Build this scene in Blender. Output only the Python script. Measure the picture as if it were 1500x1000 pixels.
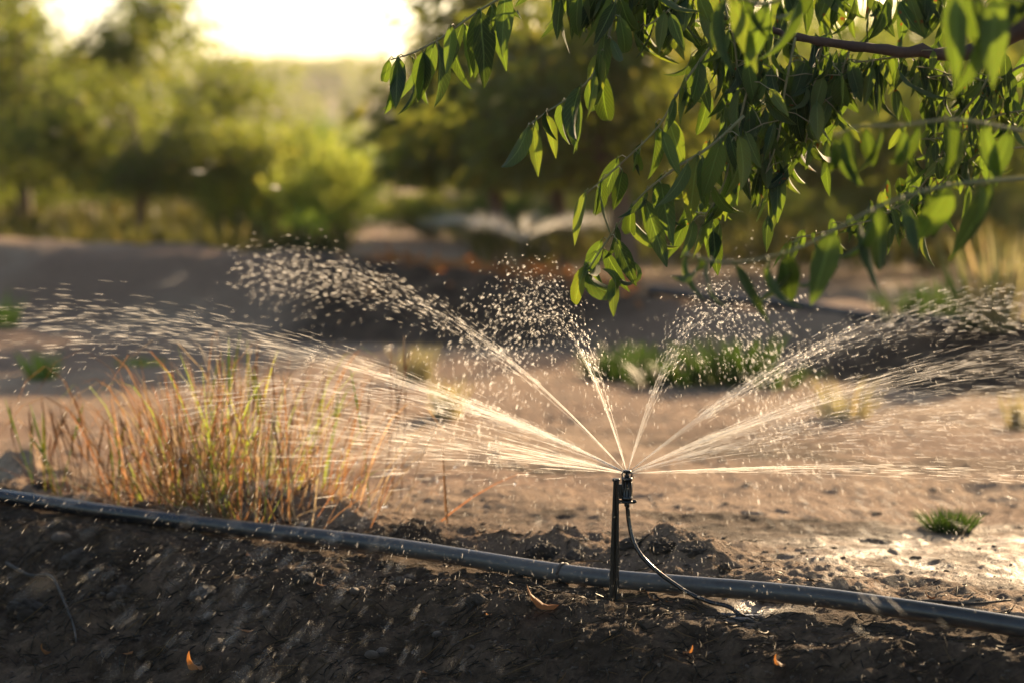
import bpy, math, random
import numpy as np
from mathutils import Vector, Matrix, Euler

# ------------------------------------------------------------------ camera, sky, sun, exposure
for o in list(bpy.data.objects):
    bpy.data.objects.remove(o)
scene = bpy.context.scene
C = scene.collection
R = math.radians
rng = np.random.default_rng(11)
random.seed(11)

H = 0.49                       # the photographer crouches: lens 49 cm above the pipe's ground
LENS = 85.0
F = LENS / 36.0 * 1500.0       # focal length in photograph pixels
HZ = 215.0                     # pixel row of the horizon
PITCH = math.atan((500.0 - HZ) / F)
FOCUS = 2.62
cd = bpy.data.cameras.new('camera')
cam = bpy.data.objects.new('camera', cd)
C.objects.link(cam)
cam.location = (0, 0, H)
cam.rotation_euler = (R(90) - PITCH, 0, 0)
cd.lens = LENS
cd.sensor_width = 36
cd.sensor_fit = 'HORIZONTAL'
cd.clip_start = 0.05
cd.clip_end = 2000
cd.dof.use_dof = True
cd.dof.focus_distance = FOCUS
cd.dof.aperture_fstop = 4.5
scene.camera = cam

SUN_EL, SUN_AZ = R(18), R(29)              # low, behind the scene and to the right of the view
world = bpy.data.worlds.new('World')
scene.world = world
world.use_nodes = True
wn = world.node_tree
wn.nodes.clear()
sky = wn.nodes.new('ShaderNodeTexSky')
sky.sky_type = 'NISHITA'
sky.sun_disc = False
sky.sun_elevation = SUN_EL
sky.sun_rotation = SUN_AZ
sky.air_density = 1.0
sky.dust_density = 1.2
sky.ozone_density = 0.6
bg = wn.nodes.new('ShaderNodeBackground')
bg.inputs['Strength'].default_value = 0.075
wo = wn.nodes.new('ShaderNodeOutputWorld')
wn.links.new(sky.outputs[0], bg.inputs[0])
wn.links.new(bg.outputs[0], wo.inputs[0])

sd = bpy.data.lights.new('sun', 'SUN')
sun = bpy.data.objects.new('sun', sd)
C.objects.link(sun)
sd.energy = 5.0
sd.angle = R(0.6)
sd.color = (1.0, 0.71, 0.41)
sdir = Vector((math.sin(SUN_AZ) * math.cos(SUN_EL), math.cos(SUN_AZ) * math.cos(SUN_EL), math.sin(SUN_EL)))
sun.rotation_euler = sdir.to_track_quat('Z', 'Y').to_euler()
sun.location = sdir * 30

scene.view_settings.view_transform = 'Standard'
scene.view_settings.look = 'None'
scene.view_settings.gamma = 1.0
scene.view_settings.use_curve_mapping = False
scene.view_settings.exposure = 1.55
cy = scene.cycles
cy.use_denoising = True
cy.max_bounces = 7
cy.diffuse_bounces = 3
cy.glossy_bounces = 3
cy.transmission_bounces = 4
cy.volume_bounces = 0
cy.transparent_max_bounces = 8
cy.sample_clamp_indirect = 6.0
cy.caustics_reflective = False
cy.caustics_refractive = False


# ------------------------------------------------------------------ helpers
def P(u, v, Y):
    """world point at distance Y down the view for a photograph pixel"""
    x, y = (u - 750.0) / F, (500.0 - v) / F
    c, s = math.cos(PITCH), math.sin(PITCH)
    d = (x, c + y * s, -s + y * c)
    k = Y / d[1]
    return Vector((d[0] * k, Y, H + d[2] * k))


def tag(o, label=None, cat=None, group=None, kind=None):
    if label: o['label'] = label
    if cat: o['category'] = cat
    if group: o['group'] = group
    if kind: o['kind'] = kind
    return o


def link(name, me, parent=None):
    o = bpy.data.objects.new(name, me)
    C.objects.link(o)
    if parent is not None:
        o.parent = parent
    return o


def empty(name, loc=(0, 0, 0), rz=0.0, sc=1.0):
    o = bpy.data.objects.new(name, None)
    C.objects.link(o)
    o.location = loc
    o.rotation_euler = (0, 0, rz)
    o.scale = (sc, sc, sc)
    o.empty_display_size = 0.02
    return o


def mk(name, V, Fc, mat, smooth=True):
    """mesh from a vertex array and a face array of one size, or a list of such arrays"""
    V = np.asarray(V, dtype=np.float32)
    Fl = Fc if isinstance(Fc, list) else [Fc]
    Fl = [np.asarray(f, dtype=np.int32) for f in Fl if len(f)]
    me = bpy.data.meshes.new(name)
    me.vertices.add(len(V))
    me.vertices.foreach_set('co', V.ravel())
    loops = np.concatenate([f.ravel() for f in Fl])
    starts, s = [], 0
    for f in Fl:
        starts.append(s + np.arange(len(f)) * f.shape[1])
        s += f.size
    starts = np.concatenate(starts).astype(np.int32)
    me.loops.add(len(loops))
    me.loops.foreach_set('vertex_index', loops)
    me.polygons.add(len(starts))
    me.polygons.foreach_set('loop_start', starts)
    me.update(calc_edges=True)
    me.validate()
    me.polygons.foreach_set('use_smooth', np.full(len(me.polygons), smooth))
    if mat: me.materials.append(mat)
    return me


class MB:
    """collects shapes; quads and triangles"""
    def __init__(s):
        s.v, s.q, s.t, s.n = [], [], [], 0
    def add(s, V, Q=None, T=None):
        V = np.asarray(V, float).reshape(-1, 3)
        s.v.append(V)
        if Q is not None and len(Q): s.q.append(np.asarray(Q, int).reshape(-1, 4) + s.n)
        if T is not None and len(T): s.t.append(np.asarray(T, int).reshape(-1, 3) + s.n)
        s.n += len(V)
        return s
    def tube(s, pts, rad, seg=8, cap=True, sx=1.0):
        pts = np.asarray(pts, float)
        n = len(pts)
        rad = np.broadcast_to(np.asarray(rad, float), (n,))
        tan = np.gradient(pts, axis=0)
        tan /= np.linalg.norm(tan, axis=1)[:, None] + 1e-12
        ref = np.array([0, 0, 1.0]) if abs(tan[0][2]) < 0.9 else np.array([1.0, 0, 0])
        V = []
        a = np.linspace(0, 2 * np.pi, seg, endpoint=False)
        for i in range(n):
            u = ref - tan[i] * ref.dot(tan[i])
            u /= np.linalg.norm(u) + 1e-12
            w = np.cross(tan[i], u)
            ref = u
            V.append(pts[i] + rad[i] * (np.cos(a)[:, None] * u + sx * np.sin(a)[:, None] * w))
        V = np.concatenate(V)
        Q = []
        for i in range(n - 1):
            for k in range(seg):
                k2 = (k + 1) % seg
                Q.append((i * seg + k, i * seg + k2, (i + 1) * seg + k2, (i + 1) * seg + k))
        T = []
        if cap:
            V = np.vstack([V, pts[:1], pts[-1:]])
            b, e = n * seg, n * seg + 1
            for k in range(seg):
                k2 = (k + 1) % seg
                T.append((b, k2, k))
                T.append((e, (n - 1) * seg + k, (n - 1) * seg + k2))
        return s.add(V, Q, T)
    def lathe(s, prof, seg=24, c=(0, 0, 0)):
        return s.tube([(c[0] + 1e-9 * i, c[1], c[2] + z) for i, (r, z) in enumerate(prof)], [r for r, z in prof], seg)
    def box(s, lo, hi):
        x0, y0, z0 = lo; x1, y1, z1 = hi
        return s.add([(x0,y0,z0),(x1,y0,z0),(x1,y1,z0),(x0,y1,z0),(x0,y0,z1),(x1,y0,z1),(x1,y1,z1),(x0,y1,z1)],
                     [(0,3,2,1),(4,5,6,7),(0,1,5,4),(1,2,6,5),(2,3,7,6),(3,0,4,7)])
    def mesh(s, name, mat, smooth=True):
        V = np.concatenate(s.v)
        fl = []
        if s.q: fl.append(np.concatenate(s.q))
        if s.t: fl.append(np.concatenate(s.t))
        return mk(name, V, fl, mat, smooth)
    def build(s, name, mat, parent=None, smooth=True):
        return link(name, s.mesh(name, mat, smooth), parent)


def smooth_path(pts, n=24):
    """Catmull-Rom through points"""
    p = np.asarray(pts, float)
    p = np.vstack([2 * p[0] - p[1], p, 2 * p[-1] - p[-2]])
    out = []
    m = len(p) - 3
    for t in np.linspace(0, m - 1e-6, n):
        i = int(t); f = t - i
        a, b, c, d = p[i:i + 4]
        out.append(0.5 * ((2 * b) + (-a + c) * f + (2 * a - 5 * b + 4 * c - d) * f * f + (-a + 3 * b - 3 * c + d) * f ** 3))
    return np.array(out)


def _hash(ix, iy, seed):
    h = (ix.astype(np.int64) * 374761393 + iy.astype(np.int64) * 668265263 + seed * 1442695041) & 0xffffffff
    h = ((h ^ (h >> 13)) * 1274126177) & 0xffffffff
    return ((h ^ (h >> 16)) & 0xffff) / 65535.0


def vnoise(x, y, seed=0):
    ix, iy = np.floor(x), np.floor(y)
    fx, fy = x - ix, y - iy
    fx = fx * fx * (3 - 2 * fx); fy = fy * fy * (3 - 2 * fy)
    a = _hash(ix, iy, seed); b = _hash(ix + 1, iy, seed)
    c = _hash(ix, iy + 1, seed); d = _hash(ix + 1, iy + 1, seed)
    return (a + (b - a) * fx) * (1 - fy) + (c + (d - c) * fx) * fy


def fbm(x, y, seed=0, oct=4, billow=False):
    s, a, tot = 0.0, 1.0, 0.0
    for k in range(oct):
        n = vnoise(x * 2 ** k + 17.3 * k, y * 2 ** k - 9.1 * k, seed + k * 7) * 2 - 1
        s = s + a * (1 - 2 * np.abs(n) if billow else n)
        tot += a; a *= 0.5
    return s / tot


def sstep(a, b, x):
    t = np.clip((x - a) / (b - a), 0, 1)
    return t * t * (3 - 2 * t)


# ------------------------------------------------------------------ materials
def new_mat(name):
    m = bpy.data.materials.new(name)
    m.use_nodes = True
    nt = m.node_tree
    b = nt.nodes['Principled BSDF']
    return m, nt, b


def N(nt, kind, **kw):
    n = nt.nodes.new(kind)
    for k, v in kw.items():
        setattr(n, k, v)
    return n


def ramp(nt, fac, stops):
    r = N(nt, 'ShaderNodeValToRGB')
    el = r.color_ramp.elements
    while len(el) < len(stops): el.new(0.5)
    for e, (p, c) in zip(el, stops):
        e.position = p; e.color = (*c, 1)
    nt.links.new(fac, r.inputs[0])
    return r.outputs[0]


def noise_node(nt, scale, detail=4, rough=0.55, coord='Object', dist=0.0):
    tc = N(nt, 'ShaderNodeTexCoord')
    n = N(nt, 'ShaderNodeTexNoise')
    n.inputs['Scale'].default_value = scale
    n.inputs['Detail'].default_value = detail
    n.inputs['Roughness'].default_value = rough
    n.inputs['Distortion'].default_value = dist
    nt.links.new(tc.outputs[coord], n.inputs['Vector'])
    return n


def mix(nt, fac, a, b, blend='MIX'):
    m = N(nt, 'ShaderNodeMix', data_type='RGBA', blend_type=blend)
    for sock, val in ((m.inputs[0], fac), (m.inputs[6], a), (m.inputs[7], b)):
        if hasattr(val, 'is_linked'): nt.links.new(val, sock)
        elif isinstance(val, tuple): sock.default_value = (*val, 1)
        else: sock.default_value = val
    return m.outputs[2]


def mathn(nt, op, a, b=0.0):
    m = N(nt, 'ShaderNodeMath', operation=op)
    for sock, val in ((m.inputs[0], a), (m.inputs[1], b)):
        if hasattr(val, 'is_linked'): nt.links.new(val, sock)
        else: sock.default_value = val
    return m.outputs[0]


def bump(nt, b, height, strength, dist):
    bp = N(nt, 'ShaderNodeBump')
    bp.inputs['Strength'].default_value = strength
    bp.inputs['Distance'].default_value = dist
    nt.links.new(height, bp.inputs['Height'])
    nt.links.new(bp.outputs[0], b.inputs['Normal'])


def attr(nt, name):
    a = N(nt, 'ShaderNodeAttribute', attribute_name=name)
    return a.outputs['Fac']


def mat_ground():
    m, nt, b = new_mat('soil')
    big = noise_node(nt, 1.3, 5)
    mid = noise_node(nt, 14, 6, 0.65)
    fine = noise_node(nt, 120, 5, 0.7)
    dry = ramp(nt, mid.outputs['Fac'], [(0.25, (0.235, 0.155, 0.098)), (0.5, (0.36, 0.255, 0.17)), (0.75, (0.46, 0.345, 0.24))])
    dry = mix(nt, ramp(nt, big.outputs['Fac'], [(0.38, (0, 0, 0)), (0.6, (1, 1, 1))]), dry, (0.26, 0.17, 0.115))
    wetc = ramp(nt, mid.outputs['Fac'], [(0.25, (0.014, 0.010, 0.007)), (0.5, (0.075, 0.051, 0.034)), (0.78, (0.185, 0.126, 0.084))])
    wetm = mathn(nt, 'ADD', attr(nt, 'wet'), mathn(nt, 'MULTIPLY', mathn(nt, 'SUBTRACT', mid.outputs['Fac'], 0.5), 0.7))
    wetm = ramp(nt, wetm, [(0.3, (0, 0, 0)), (0.7, (1, 1, 1))])
    col = mix(nt, wetm, dry, wetc)
    grn = ramp(nt, mid.outputs['Fac'], [(0.3, (0.055, 0.075, 0.02)), (0.7, (0.15, 0.15, 0.055))])
    col = mix(nt, attr(nt, 'green'), col, grn)
    fv = ramp(nt, fine.outputs['Fac'], [(0.3, (0.62, 0.62, 0.62)), (0.7, (1.25, 1.25, 1.25))])
    col = mix(nt, 1.0, col, fv, 'MULTIPLY')
    nt.links.new(col, b.inputs['Base Color'])
    ro = ramp(nt, mathn(nt, 'MULTIPLY', attr(nt, 'shine'), mid.outputs['Fac']), [(0.3, (0.95, 0.95, 0.95)), (0.45, (0.68, 0.68, 0.68)), (0.62, (0.3, 0.3, 0.3))])
    nt.links.new(ro, b.inputs['Roughness'])
    nt.links.new(mathn(nt, 'MULTIPLY_ADD', attr(nt, 'shine'), 0.14), b.inputs['Specular IOR Level'])
    nt.nodes[-1].inputs[2].default_value = 0.1
    hgt = mathn(nt, 'ADD', mathn(nt, 'MULTIPLY', mid.outputs['Fac'], 1.0), mathn(nt, 'MULTIPLY', fine.outputs['Fac'], 0.5))
    vf = noise_node(nt, 420, 3, 0.7)
    bump(nt, b, mathn(nt, 'ADD', hgt, mathn(nt, 'MULTIPLY', vf.outputs['Fac'], 0.25)), 1.0, 0.013)
    return m


def mat_clod(name, dark, light, rough=0.75):
    m, nt, b = new_mat(name)
    n = noise_node(nt, 45, 6, 0.7)
    oi = N(nt, 'ShaderNodeObjectInfo')
    c = ramp(nt, n.outputs['Fac'], [(0.3, dark), (0.7, light)])
    v = mathn(nt, 'MULTIPLY_ADD', oi.outputs['Random'], 0.6)
    nt.nodes[-1].inputs[2].default_value = 0.7
    c = mix(nt, 1.0, c, v, 'MULTIPLY')
    nt.links.new(c, b.inputs['Base Color'])
    b.inputs['Roughness'].default_value = rough
    n2 = noise_node(nt, 160, 5, 0.7)
    bump(nt, b, n2.outputs['Fac'], 0.9, 0.006)
    return m


def leafy(name, front, vein, trans, tw=0.45, rough=0.38, spots=True, var=0.35, uv=True, tlow=0.75):
    """thin leaf: glossy skin over a translucent sheet, colour varied leaf by leaf"""
    m, nt, b = new_mat(name)
    out = nt.nodes['Material Output']
    oi = N(nt, 'ShaderNodeObjectInfo')
    geo = N(nt, 'ShaderNodeNewGeometry')
    rnd = mathn(nt, 'FRACT', mathn(nt, 'ADD', oi.outputs['Random'], geo.outputs['Random Per Island']))
    n = noise_node(nt, 55, 4, 0.6)
    dk = tuple(c * (1 - var) for c in front); lt = (front[0] * (1 + var * 1.6), front[1] * (1 + var), front[2] * (1 + 0.2 * var))
    col = ramp(nt, rnd, [(0.0, dk), (0.55, front), (1.0, lt)])
    col = mix(nt, mathn(nt, 'MULTIPLY', n.outputs['Fac'], 0.5), col, tuple(c * 0.6 for c in front))
    tcol = ramp(nt, rnd, [(0.0, tuple(c * tlow for c in trans)), (0.35, tuple(c * (tlow + .2) for c in trans)), (0.75, trans), (1.0, (min(1, trans[0] * 1.35), trans[1] * 1.05, trans[2]))])
    if uv:
        uvn = N(nt, 'ShaderNodeUVMap')
        sx = N(nt, 'ShaderNodeSeparateXYZ')
        nt.links.new(uvn.outputs[0], sx.inputs[0])
        d = mathn(nt, 'ABSOLUTE', mathn(nt, 'SUBTRACT', sx.outputs[0], 0.5))
        mid = ramp(nt, d, [(0.02, (1, 1, 1)), (0.05, (0, 0, 0))])
        side = mathn(nt, 'FRACT', mathn(nt, 'ADD', mathn(nt, 'MULTIPLY', sx.outputs[1], 11.0), mathn(nt, 'MULTIPLY', d, -5.0)))
        side = ramp(nt, mathn(nt, 'ABSOLUTE', mathn(nt, 'SUBTRACT', side, 0.5)), [(0.0, (0.55, 0.55, 0.55)), (0.1, (0, 0, 0))])
        vm = mathn(nt, 'MAXIMUM', mid, side)
        col = mix(nt, mathn(nt, 'MULTIPLY', vm, 0.7), col, vein)
        tcol = mix(nt, mathn(nt, 'MULTIPLY', vm, 0.55), tcol, tuple(min(1, c * 1.5) for c in trans))
        bump(nt, b, mathn(nt, 'SUBTRACT', n.outputs['Fac'], vm), 0.25, 0.001)
    if spots:
        s = noise_node(nt, 90, 3, 0.5)
        sm = ramp(nt, mathn(nt, 'ADD', s.outputs['Fac'], mathn(nt, 'MULTIPLY', rnd, 0.06)), [(0.69, (0, 0, 0)), (0.73, (1, 1, 1))])
        col = mix(nt, sm, col, (0.10, 0.045, 0.015))
        tcol = mix(nt, sm, tcol, (0.28, 0.10, 0.02))
    nt.links.new(col, b.inputs['Base Color'])
    b.inputs['Roughness'].default_value = rough
    b.inputs['Specular IOR Level'].default_value = 0.1
    t = N(nt, 'ShaderNodeBsdfTranslucent')
    nt.links.new(tcol, t.inputs[0])
    ms = N(nt, 'ShaderNodeMixShader')
    ms.inputs[0].default_value = tw
    nt.links.new(b.outputs[0], ms.inputs[1])
    nt.links.new(t.outputs[0], ms.inputs[2])
    nt.links.new(ms.outputs[0], out.inputs['Surface'])
    return m


def mat_bark(name, a, c):
    m, nt, b = new_mat(name)
    n = noise_node(nt, 30, 6, 0.65, dist=0.4)
    nt.links.new(ramp(nt, n.outputs['Fac'], [(0.3, a), (0.7, c)]), b.inputs['Base Color'])
    b.inputs['Roughness'].default_value = 0.8
    bump(nt, b, n.outputs['Fac'], 0.6, 0.006)
    return m


def mat_plastic(name, base, dust, rough, dustamt):
    m, nt, b = new_mat(name)
    n = noise_node(nt, 25, 6, 0.7)
    f = noise_node(nt, 260, 3, 0.6)
    d = ramp(nt, mathn(nt, 'ADD', mathn(nt, 'MULTIPLY', n.outputs['Fac'], 0.7), mathn(nt, 'MULTIPLY', f.outputs['Fac'], 0.3)), [(0.5 - dustamt, (0, 0, 0)), (0.75 - dustamt, (1, 1, 1))])
    nt.links.new(mix(nt, mathn(nt, 'MULTIPLY', d, 0.75), base, dust), b.inputs['Base Color'])
    r = mathn(nt, 'MULTIPLY_ADD', d, 0.35)
    nt.nodes[-1].inputs[2].default_value = rough
    nt.links.new(r, b.inputs['Roughness'])
    bump(nt, b, f.outputs['Fac'], 0.12, 0.001)
    return m


def mat_pipe():
    m, nt, b = new_mat('black_polyethylene')
    n = noise_node(nt, 18, 6, 0.7)
    f = noise_node(nt, 220, 4, 0.65)
    tc = N(nt, 'ShaderNodeTexCoord'); sx = N(nt, 'ShaderNodeSeparateXYZ')
    nt.links.new(tc.outputs['Object'], sx.inputs[0])
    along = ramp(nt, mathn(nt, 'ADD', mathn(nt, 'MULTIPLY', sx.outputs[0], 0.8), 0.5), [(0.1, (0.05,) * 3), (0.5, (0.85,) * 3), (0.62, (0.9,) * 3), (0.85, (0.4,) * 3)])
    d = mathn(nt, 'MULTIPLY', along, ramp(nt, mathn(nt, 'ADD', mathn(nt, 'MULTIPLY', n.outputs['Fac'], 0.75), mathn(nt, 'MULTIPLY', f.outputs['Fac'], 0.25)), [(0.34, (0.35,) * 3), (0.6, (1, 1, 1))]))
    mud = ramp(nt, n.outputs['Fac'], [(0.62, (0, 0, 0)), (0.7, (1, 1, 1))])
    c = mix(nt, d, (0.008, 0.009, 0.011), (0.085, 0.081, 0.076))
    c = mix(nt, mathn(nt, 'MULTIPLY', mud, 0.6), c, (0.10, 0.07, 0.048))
    nt.links.new(c, b.inputs['Base Color'])
    r = mathn(nt, 'MULTIPLY_ADD', d, 0.3)
    nt.nodes[-1].inputs[2].default_value = 0.24
    nt.links.new(r, b.inputs['Roughness'])
    bump(nt, b, f.outputs['Fac'], 0.18, 0.001)
    return m


def mat_water_drop():
    m, nt, b = new_mat('flying_water')
    out = nt.nodes['Material Output']
    t = N(nt, 'ShaderNodeBsdfTranslucent')
    t.inputs[0].default_value = (0.97, 0.95, 0.90, 1)
    g = N(nt, 'ShaderNodeBsdfGlossy')
    g.inputs['Roughness'].default_value = 0.25
    g.inputs[0].default_value = (0.9, 0.9, 0.9, 1)
    tr = N(nt, 'ShaderNodeBsdfTransparent')
    m1 = N(nt, 'ShaderNodeMixShader'); m1.inputs[0].default_value = 0.22
    nt.links.new(t.outputs[0], m1.inputs[1]); nt.links.new(g.outputs[0], m1.inputs[2])
    m2 = N(nt, 'ShaderNodeMixShader'); m2.inputs[0].default_value = 0.25
    nt.links.new(tr.outputs[0], m2.inputs[1]); nt.links.new(m1.outputs[0], m2.inputs[2])
    nt.links.new(m2.outputs[0], out.inputs['Surface'])
    return m


M = {}
M['ground'] = mat_ground()
M['clod'] = mat_clod('damp_clod', (0.026, 0.019, 0.0135), (0.095, 0.068, 0.047), 0.8)
M['stone'] = mat_clod('dusty_stone', (0.07, 0.05, 0.036), (0.16, 0.12, 0.09), 0.7)
M['straw'] = leafy('old_straw', (0.11, 0.08, 0.045), (0.2, 0.15, 0.1), (0.2, 0.12, 0.05), 0.25, 0.6, False, 0.6, uv=False)
M['mulch'] = leafy('dark_mulch', (0.028, 0.024, 0.018), (0.1, 0.08, 0.06), (0.04, 0.028, 0.018), 0.12, 0.5, False, 0.7, uv=False)
M['leaf'] = leafy('orchard_leaf', (0.036, 0.072, 0.046), (0.12, 0.17, 0.09), (0.17, 0.265, 0.02), 0.4, 0.66, var=.5, tlow=.3)  # bluish base carries the blue sky sheen in the leaf colour
M['dry_leaf'] = leafy('fallen_dry_leaf', (0.24, 0.11, 0.045), (0.3, 0.16, 0.08), (0.42, 0.17, 0.04), 0.4, 0.55, False, 0.5)
M['crown_olive'] = leafy('crown_olive', (0.046, 0.085, 0.028), (0, 0, 0), (0.28, 0.335, 0.05), 0.48, 0.45, False, 0.4, uv=False)
M['crown_dark'] = leafy('crown_dark', (0.030, 0.064, 0.034), (0, 0, 0), (0.30, 0.34, 0.04), 0.45, 0.45, False, 0.6, uv=False)
M['crown_yellow'] = leafy('crown_yellow', (0.11, 0.18, 0.04), (0, 0, 0), (0.48, 0.55, 0.085), 0.58, 0.45, False, 0.35, uv=False)
M['weed'] = leafy('weed_green', (0.075, 0.15, 0.035), (0, 0, 0), (0.28, 0.42, 0.05), 0.45, 0.45, False, 0.4, uv=False)
M['weed_dark'] = leafy('weed_dark', (0.026, 0.062, 0.02), (0, 0, 0), (0.065, 0.12, 0.015), 0.4, 0.45, False, 0.4, uv=False)
M['cover'] = leafy('ground_cover', (0.06, 0.07, 0.026), (0, 0, 0), (0.13, 0.13, 0.03), 0.35, 0.55, False, 0.6, uv=False)
M['highlight_litter'] = leafy('highlight_litter', (0.30, 0.14, 0.06), (0, 0, 0), (0.55, 0.22, 0.06), 0.45, 0.5, False, 0.5, uv=False)  # bright orange so the crest leaves read as a sunlit spot
M['weed_pale'] = leafy('weed_pale', (0.22, 0.21, 0.12), (0, 0, 0), (0.5, 0.44, 0.2), 0.4, 0.6, False, 0.3, uv=False)
M['grass_dry'] = leafy('dry_grass', (0.21, 0.122, 0.066), (0, 0, 0), (0.35, 0.18, 0.07), 0.4, 0.55, False, 0.45, uv=False)
M['grass_pale'] = leafy('bleached_grass', (0.34, 0.26, 0.16), (0, 0, 0), (0.55, 0.40, 0.22), 0.42, 0.55, False, 0.3, uv=False)
M['grass_green'] = leafy('green_grass', (0.10, 0.17, 0.035), (0, 0, 0), (0.42, 0.52, 0.06), 0.5, 0.45, False, 0.4, uv=False)
M['bark'] = mat_bark('bark', (0.075, 0.045, 0.03), (0.19, 0.12, 0.08))
M['limb'] = mat_bark('limb_bark', (0.03, 0.016, 0.011), (0.085, 0.042, 0.026))
M['twig'] = mat_bark('twig_bark', (0.15, 0.15, 0.06), (0.24, 0.20, 0.10))
M['dark_twig'] = mat_bark('dead_twig', (0.02, 0.016, 0.013), (0.05, 0.04, 0.03))
M['pipe'] = mat_pipe()
M['far_pipe'] = mat_plastic('far_black_pipe', (0.015, 0.015, 0.016), (0.1, 0.085, 0.07), 0.4, 0.0)
M['plastic'] = mat_plastic('black_plastic', (0.005, 0.005, 0.005), (0.02, 0.016, 0.013), 0.3, -0.08)
M['hose'] = mat_plastic('black_hose', (0.008, 0.008, 0.009), (0.04, 0.035, 0.03), 0.2, -0.05)
M['wire'] = mat_plastic('tie_wire', (0.04, 0.03, 0.025), (0.1, 0.07, 0.05), 0.5, 0.0)
M['drop'] = mat_water_drop()
pm, pnt, pb = new_mat('puddle_water')
pb.inputs['Base Color'].default_value = (0.03, 0.026, 0.022, 1)
pb.inputs['Roughness'].default_value = 0.06
pn = noise_node(pnt, 90, 3)
bump(pnt, pb, pn.outputs['Fac'], 0.3, 0.004)
M['puddle'] = pm
bm_, bnt, bb = new_mat('water_bead')
bb.inputs['Base Color'].default_value = (1, 1, 1, 1)
bb.inputs['Roughness'].default_value = 0.02
bb.inputs['IOR'].default_value = 1.33
bb.inputs['Transmission Weight'].default_value = 1.0
M['bead'] = bm_

# ------------------------------------------------------------------ the lie of the land
PIPE_UV = [(-500, 672), (-250, 698), (0, 728), (200, 755), (400, 783), (600, 808), (820, 838), (1000, 857), (1200, 880), (1500, 922), (1800, 965), (2100, 1000)]
PIPE_XY = []
for u, v in PIPE_UV:
    q = P(u, v, 1.0)
    Y = (H - 0.010) / (H - q.z)
    q = P(u, v, Y)
    PIPE_XY.append((q.x, q.y))
PX = np.array([p[0] for p in PIPE_XY]); PY = np.array([p[1] for p in PIPE_XY])

CREST = [(-9.0, 12.0, .16), (-3.4, 9.0, .16), (-1.7, 8.0, .155), (-.74, 7.5, .135), (-.1, 7.2, .10), (.46, 6.55, .065), (1.2, 5.75, .05), (3.0, 4.6, .05), (9.0, 2.0, .05)]
CX, CYY, CZ = (np.array([c[i] for c in CREST]) for i in range(3))


def pipe_y(x): return np.interp(x, PX, PY)


MOUNDS = []
for u, v, z, rx, ry in ((430, 757, .034, .085, .05), (350, 752, .02, .05, .05), (510, 775, .022, .05, .04), (620, 795, .018, .06, .04), (985, 818, .026, .05, .045),
                        (1040, 832, .02, .04, .04), (820, 808, .022, .06, .045), (30, 705, .026, .06, .05), (1190, 868, .012, .05, .03), (1400, 893, .014, .07, .03), (730, 800, .014, .05, .04)):
    q = P(u, v, 1.0); Y = H / (H - q.z); q = P(u, v, Y)
    MOUNDS.append((q.x, q.y, z, rx, ry))


def land(x, y, fine=True):
    x = np.asarray(x, float); y = np.asarray(y, float)
    d = pipe_y(x) - y                                         # in front of the pipe is positive
    z = np.zeros_like(x)
    front = np.clip(d - 0.09, 0, 1.6)
    z -= 0.34 * front - 0.05 * front ** 2
    back = np.clip(-d - 0.12, 0, None)
    z -= 0.045 * sstep(0, 2.2, back)
    yc, zc = np.interp(x, CX, CYY), np.interp(x, CX, CZ)
    e = y - yc
    wob = 0.25 * fbm(x * 0.9, y * 0.9, 31, 3)
    bank = np.where(e < 0, sstep(-0.60, -0.03, e + wob * 0.3), 1 - sstep(0.25, 1.6, e))
    z += bank * (zc + 0.055 + 0.02 * fbm(x * 2.2, y * 2.2, 5, 3))
    z += sstep(0.3, 2.0, e) * 0.04
    z += sstep(110, 330, y + 12 * fbm(x / 60, y / 60, 77, 2)) * (11.0 + 1.2 * fbm(x / 35, y / 90, 41, 3)) - sstep(340, 420, y) * 3
    if fine:
        near = 1 - sstep(4.5, 9, y)
        z += near * (0.012 * fbm(x * 3.1, y * 3.1, 3, 3))
        rough = sstep(-0.55, -0.12, d) * near                # cloddy spoil along the pipe and below it
        far_rough = near * (1 - rough)
        rough = rough * (1 - .5 * np.exp(-((d - .03) / .085) ** 2))
        z -= near * .006 * np.exp(-((d - .06) / .05) ** 2)
        z += rough * (0.016 * fbm(x * 9, y * 9, 8, 5, True) + 0.007 * fbm(x * 34, y * 34, 9, 3) + 0.0035 * fbm(x * 105, y * 105, 19, 2, True))
        z += far_rough * (0.012 * fbm(x * 6, y * 6, 12, 4) + 0.004 * fbm(x * 30, y * 30, 13, 3, True))
        for mx, my, mz, rx, ry in MOUNDS:
            g = np.exp(-((x - mx) / rx) ** 2 - ((y - my) / ry) ** 2)
            z += g * mz * (1 + 0.5 * fbm(x * 28, y * 28, 23, 3, True))
        z += bank * (1 - sstep(8.5, 11, y)) * (0.022 * fbm(x * 4.5, y * 4.5, 88, 4, True) + .008 * fbm(x * 17, y * 17, 89, 3))
        bed = np.exp(-(d / 0.035) ** 2)                        # the pipe lies in a slight groove
        z = z * (1 - bed) + bed * (-0.004 + 0.006 * fbm(x * 24, y * 24, 61, 4, True))
        pit = np.exp(-((x - PUD[0]) / 0.028) ** 2 - ((y - PUD[1]) / 0.03) ** 2)
        z = z * (1 - pit * .7) - pit * 0.010
    return z


q = P(1095, 888, 1.0); Y = H / (H - q.z); PUD = P(1095, 888, Y)
STAKE = P(899, 880, 2.61)


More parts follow.
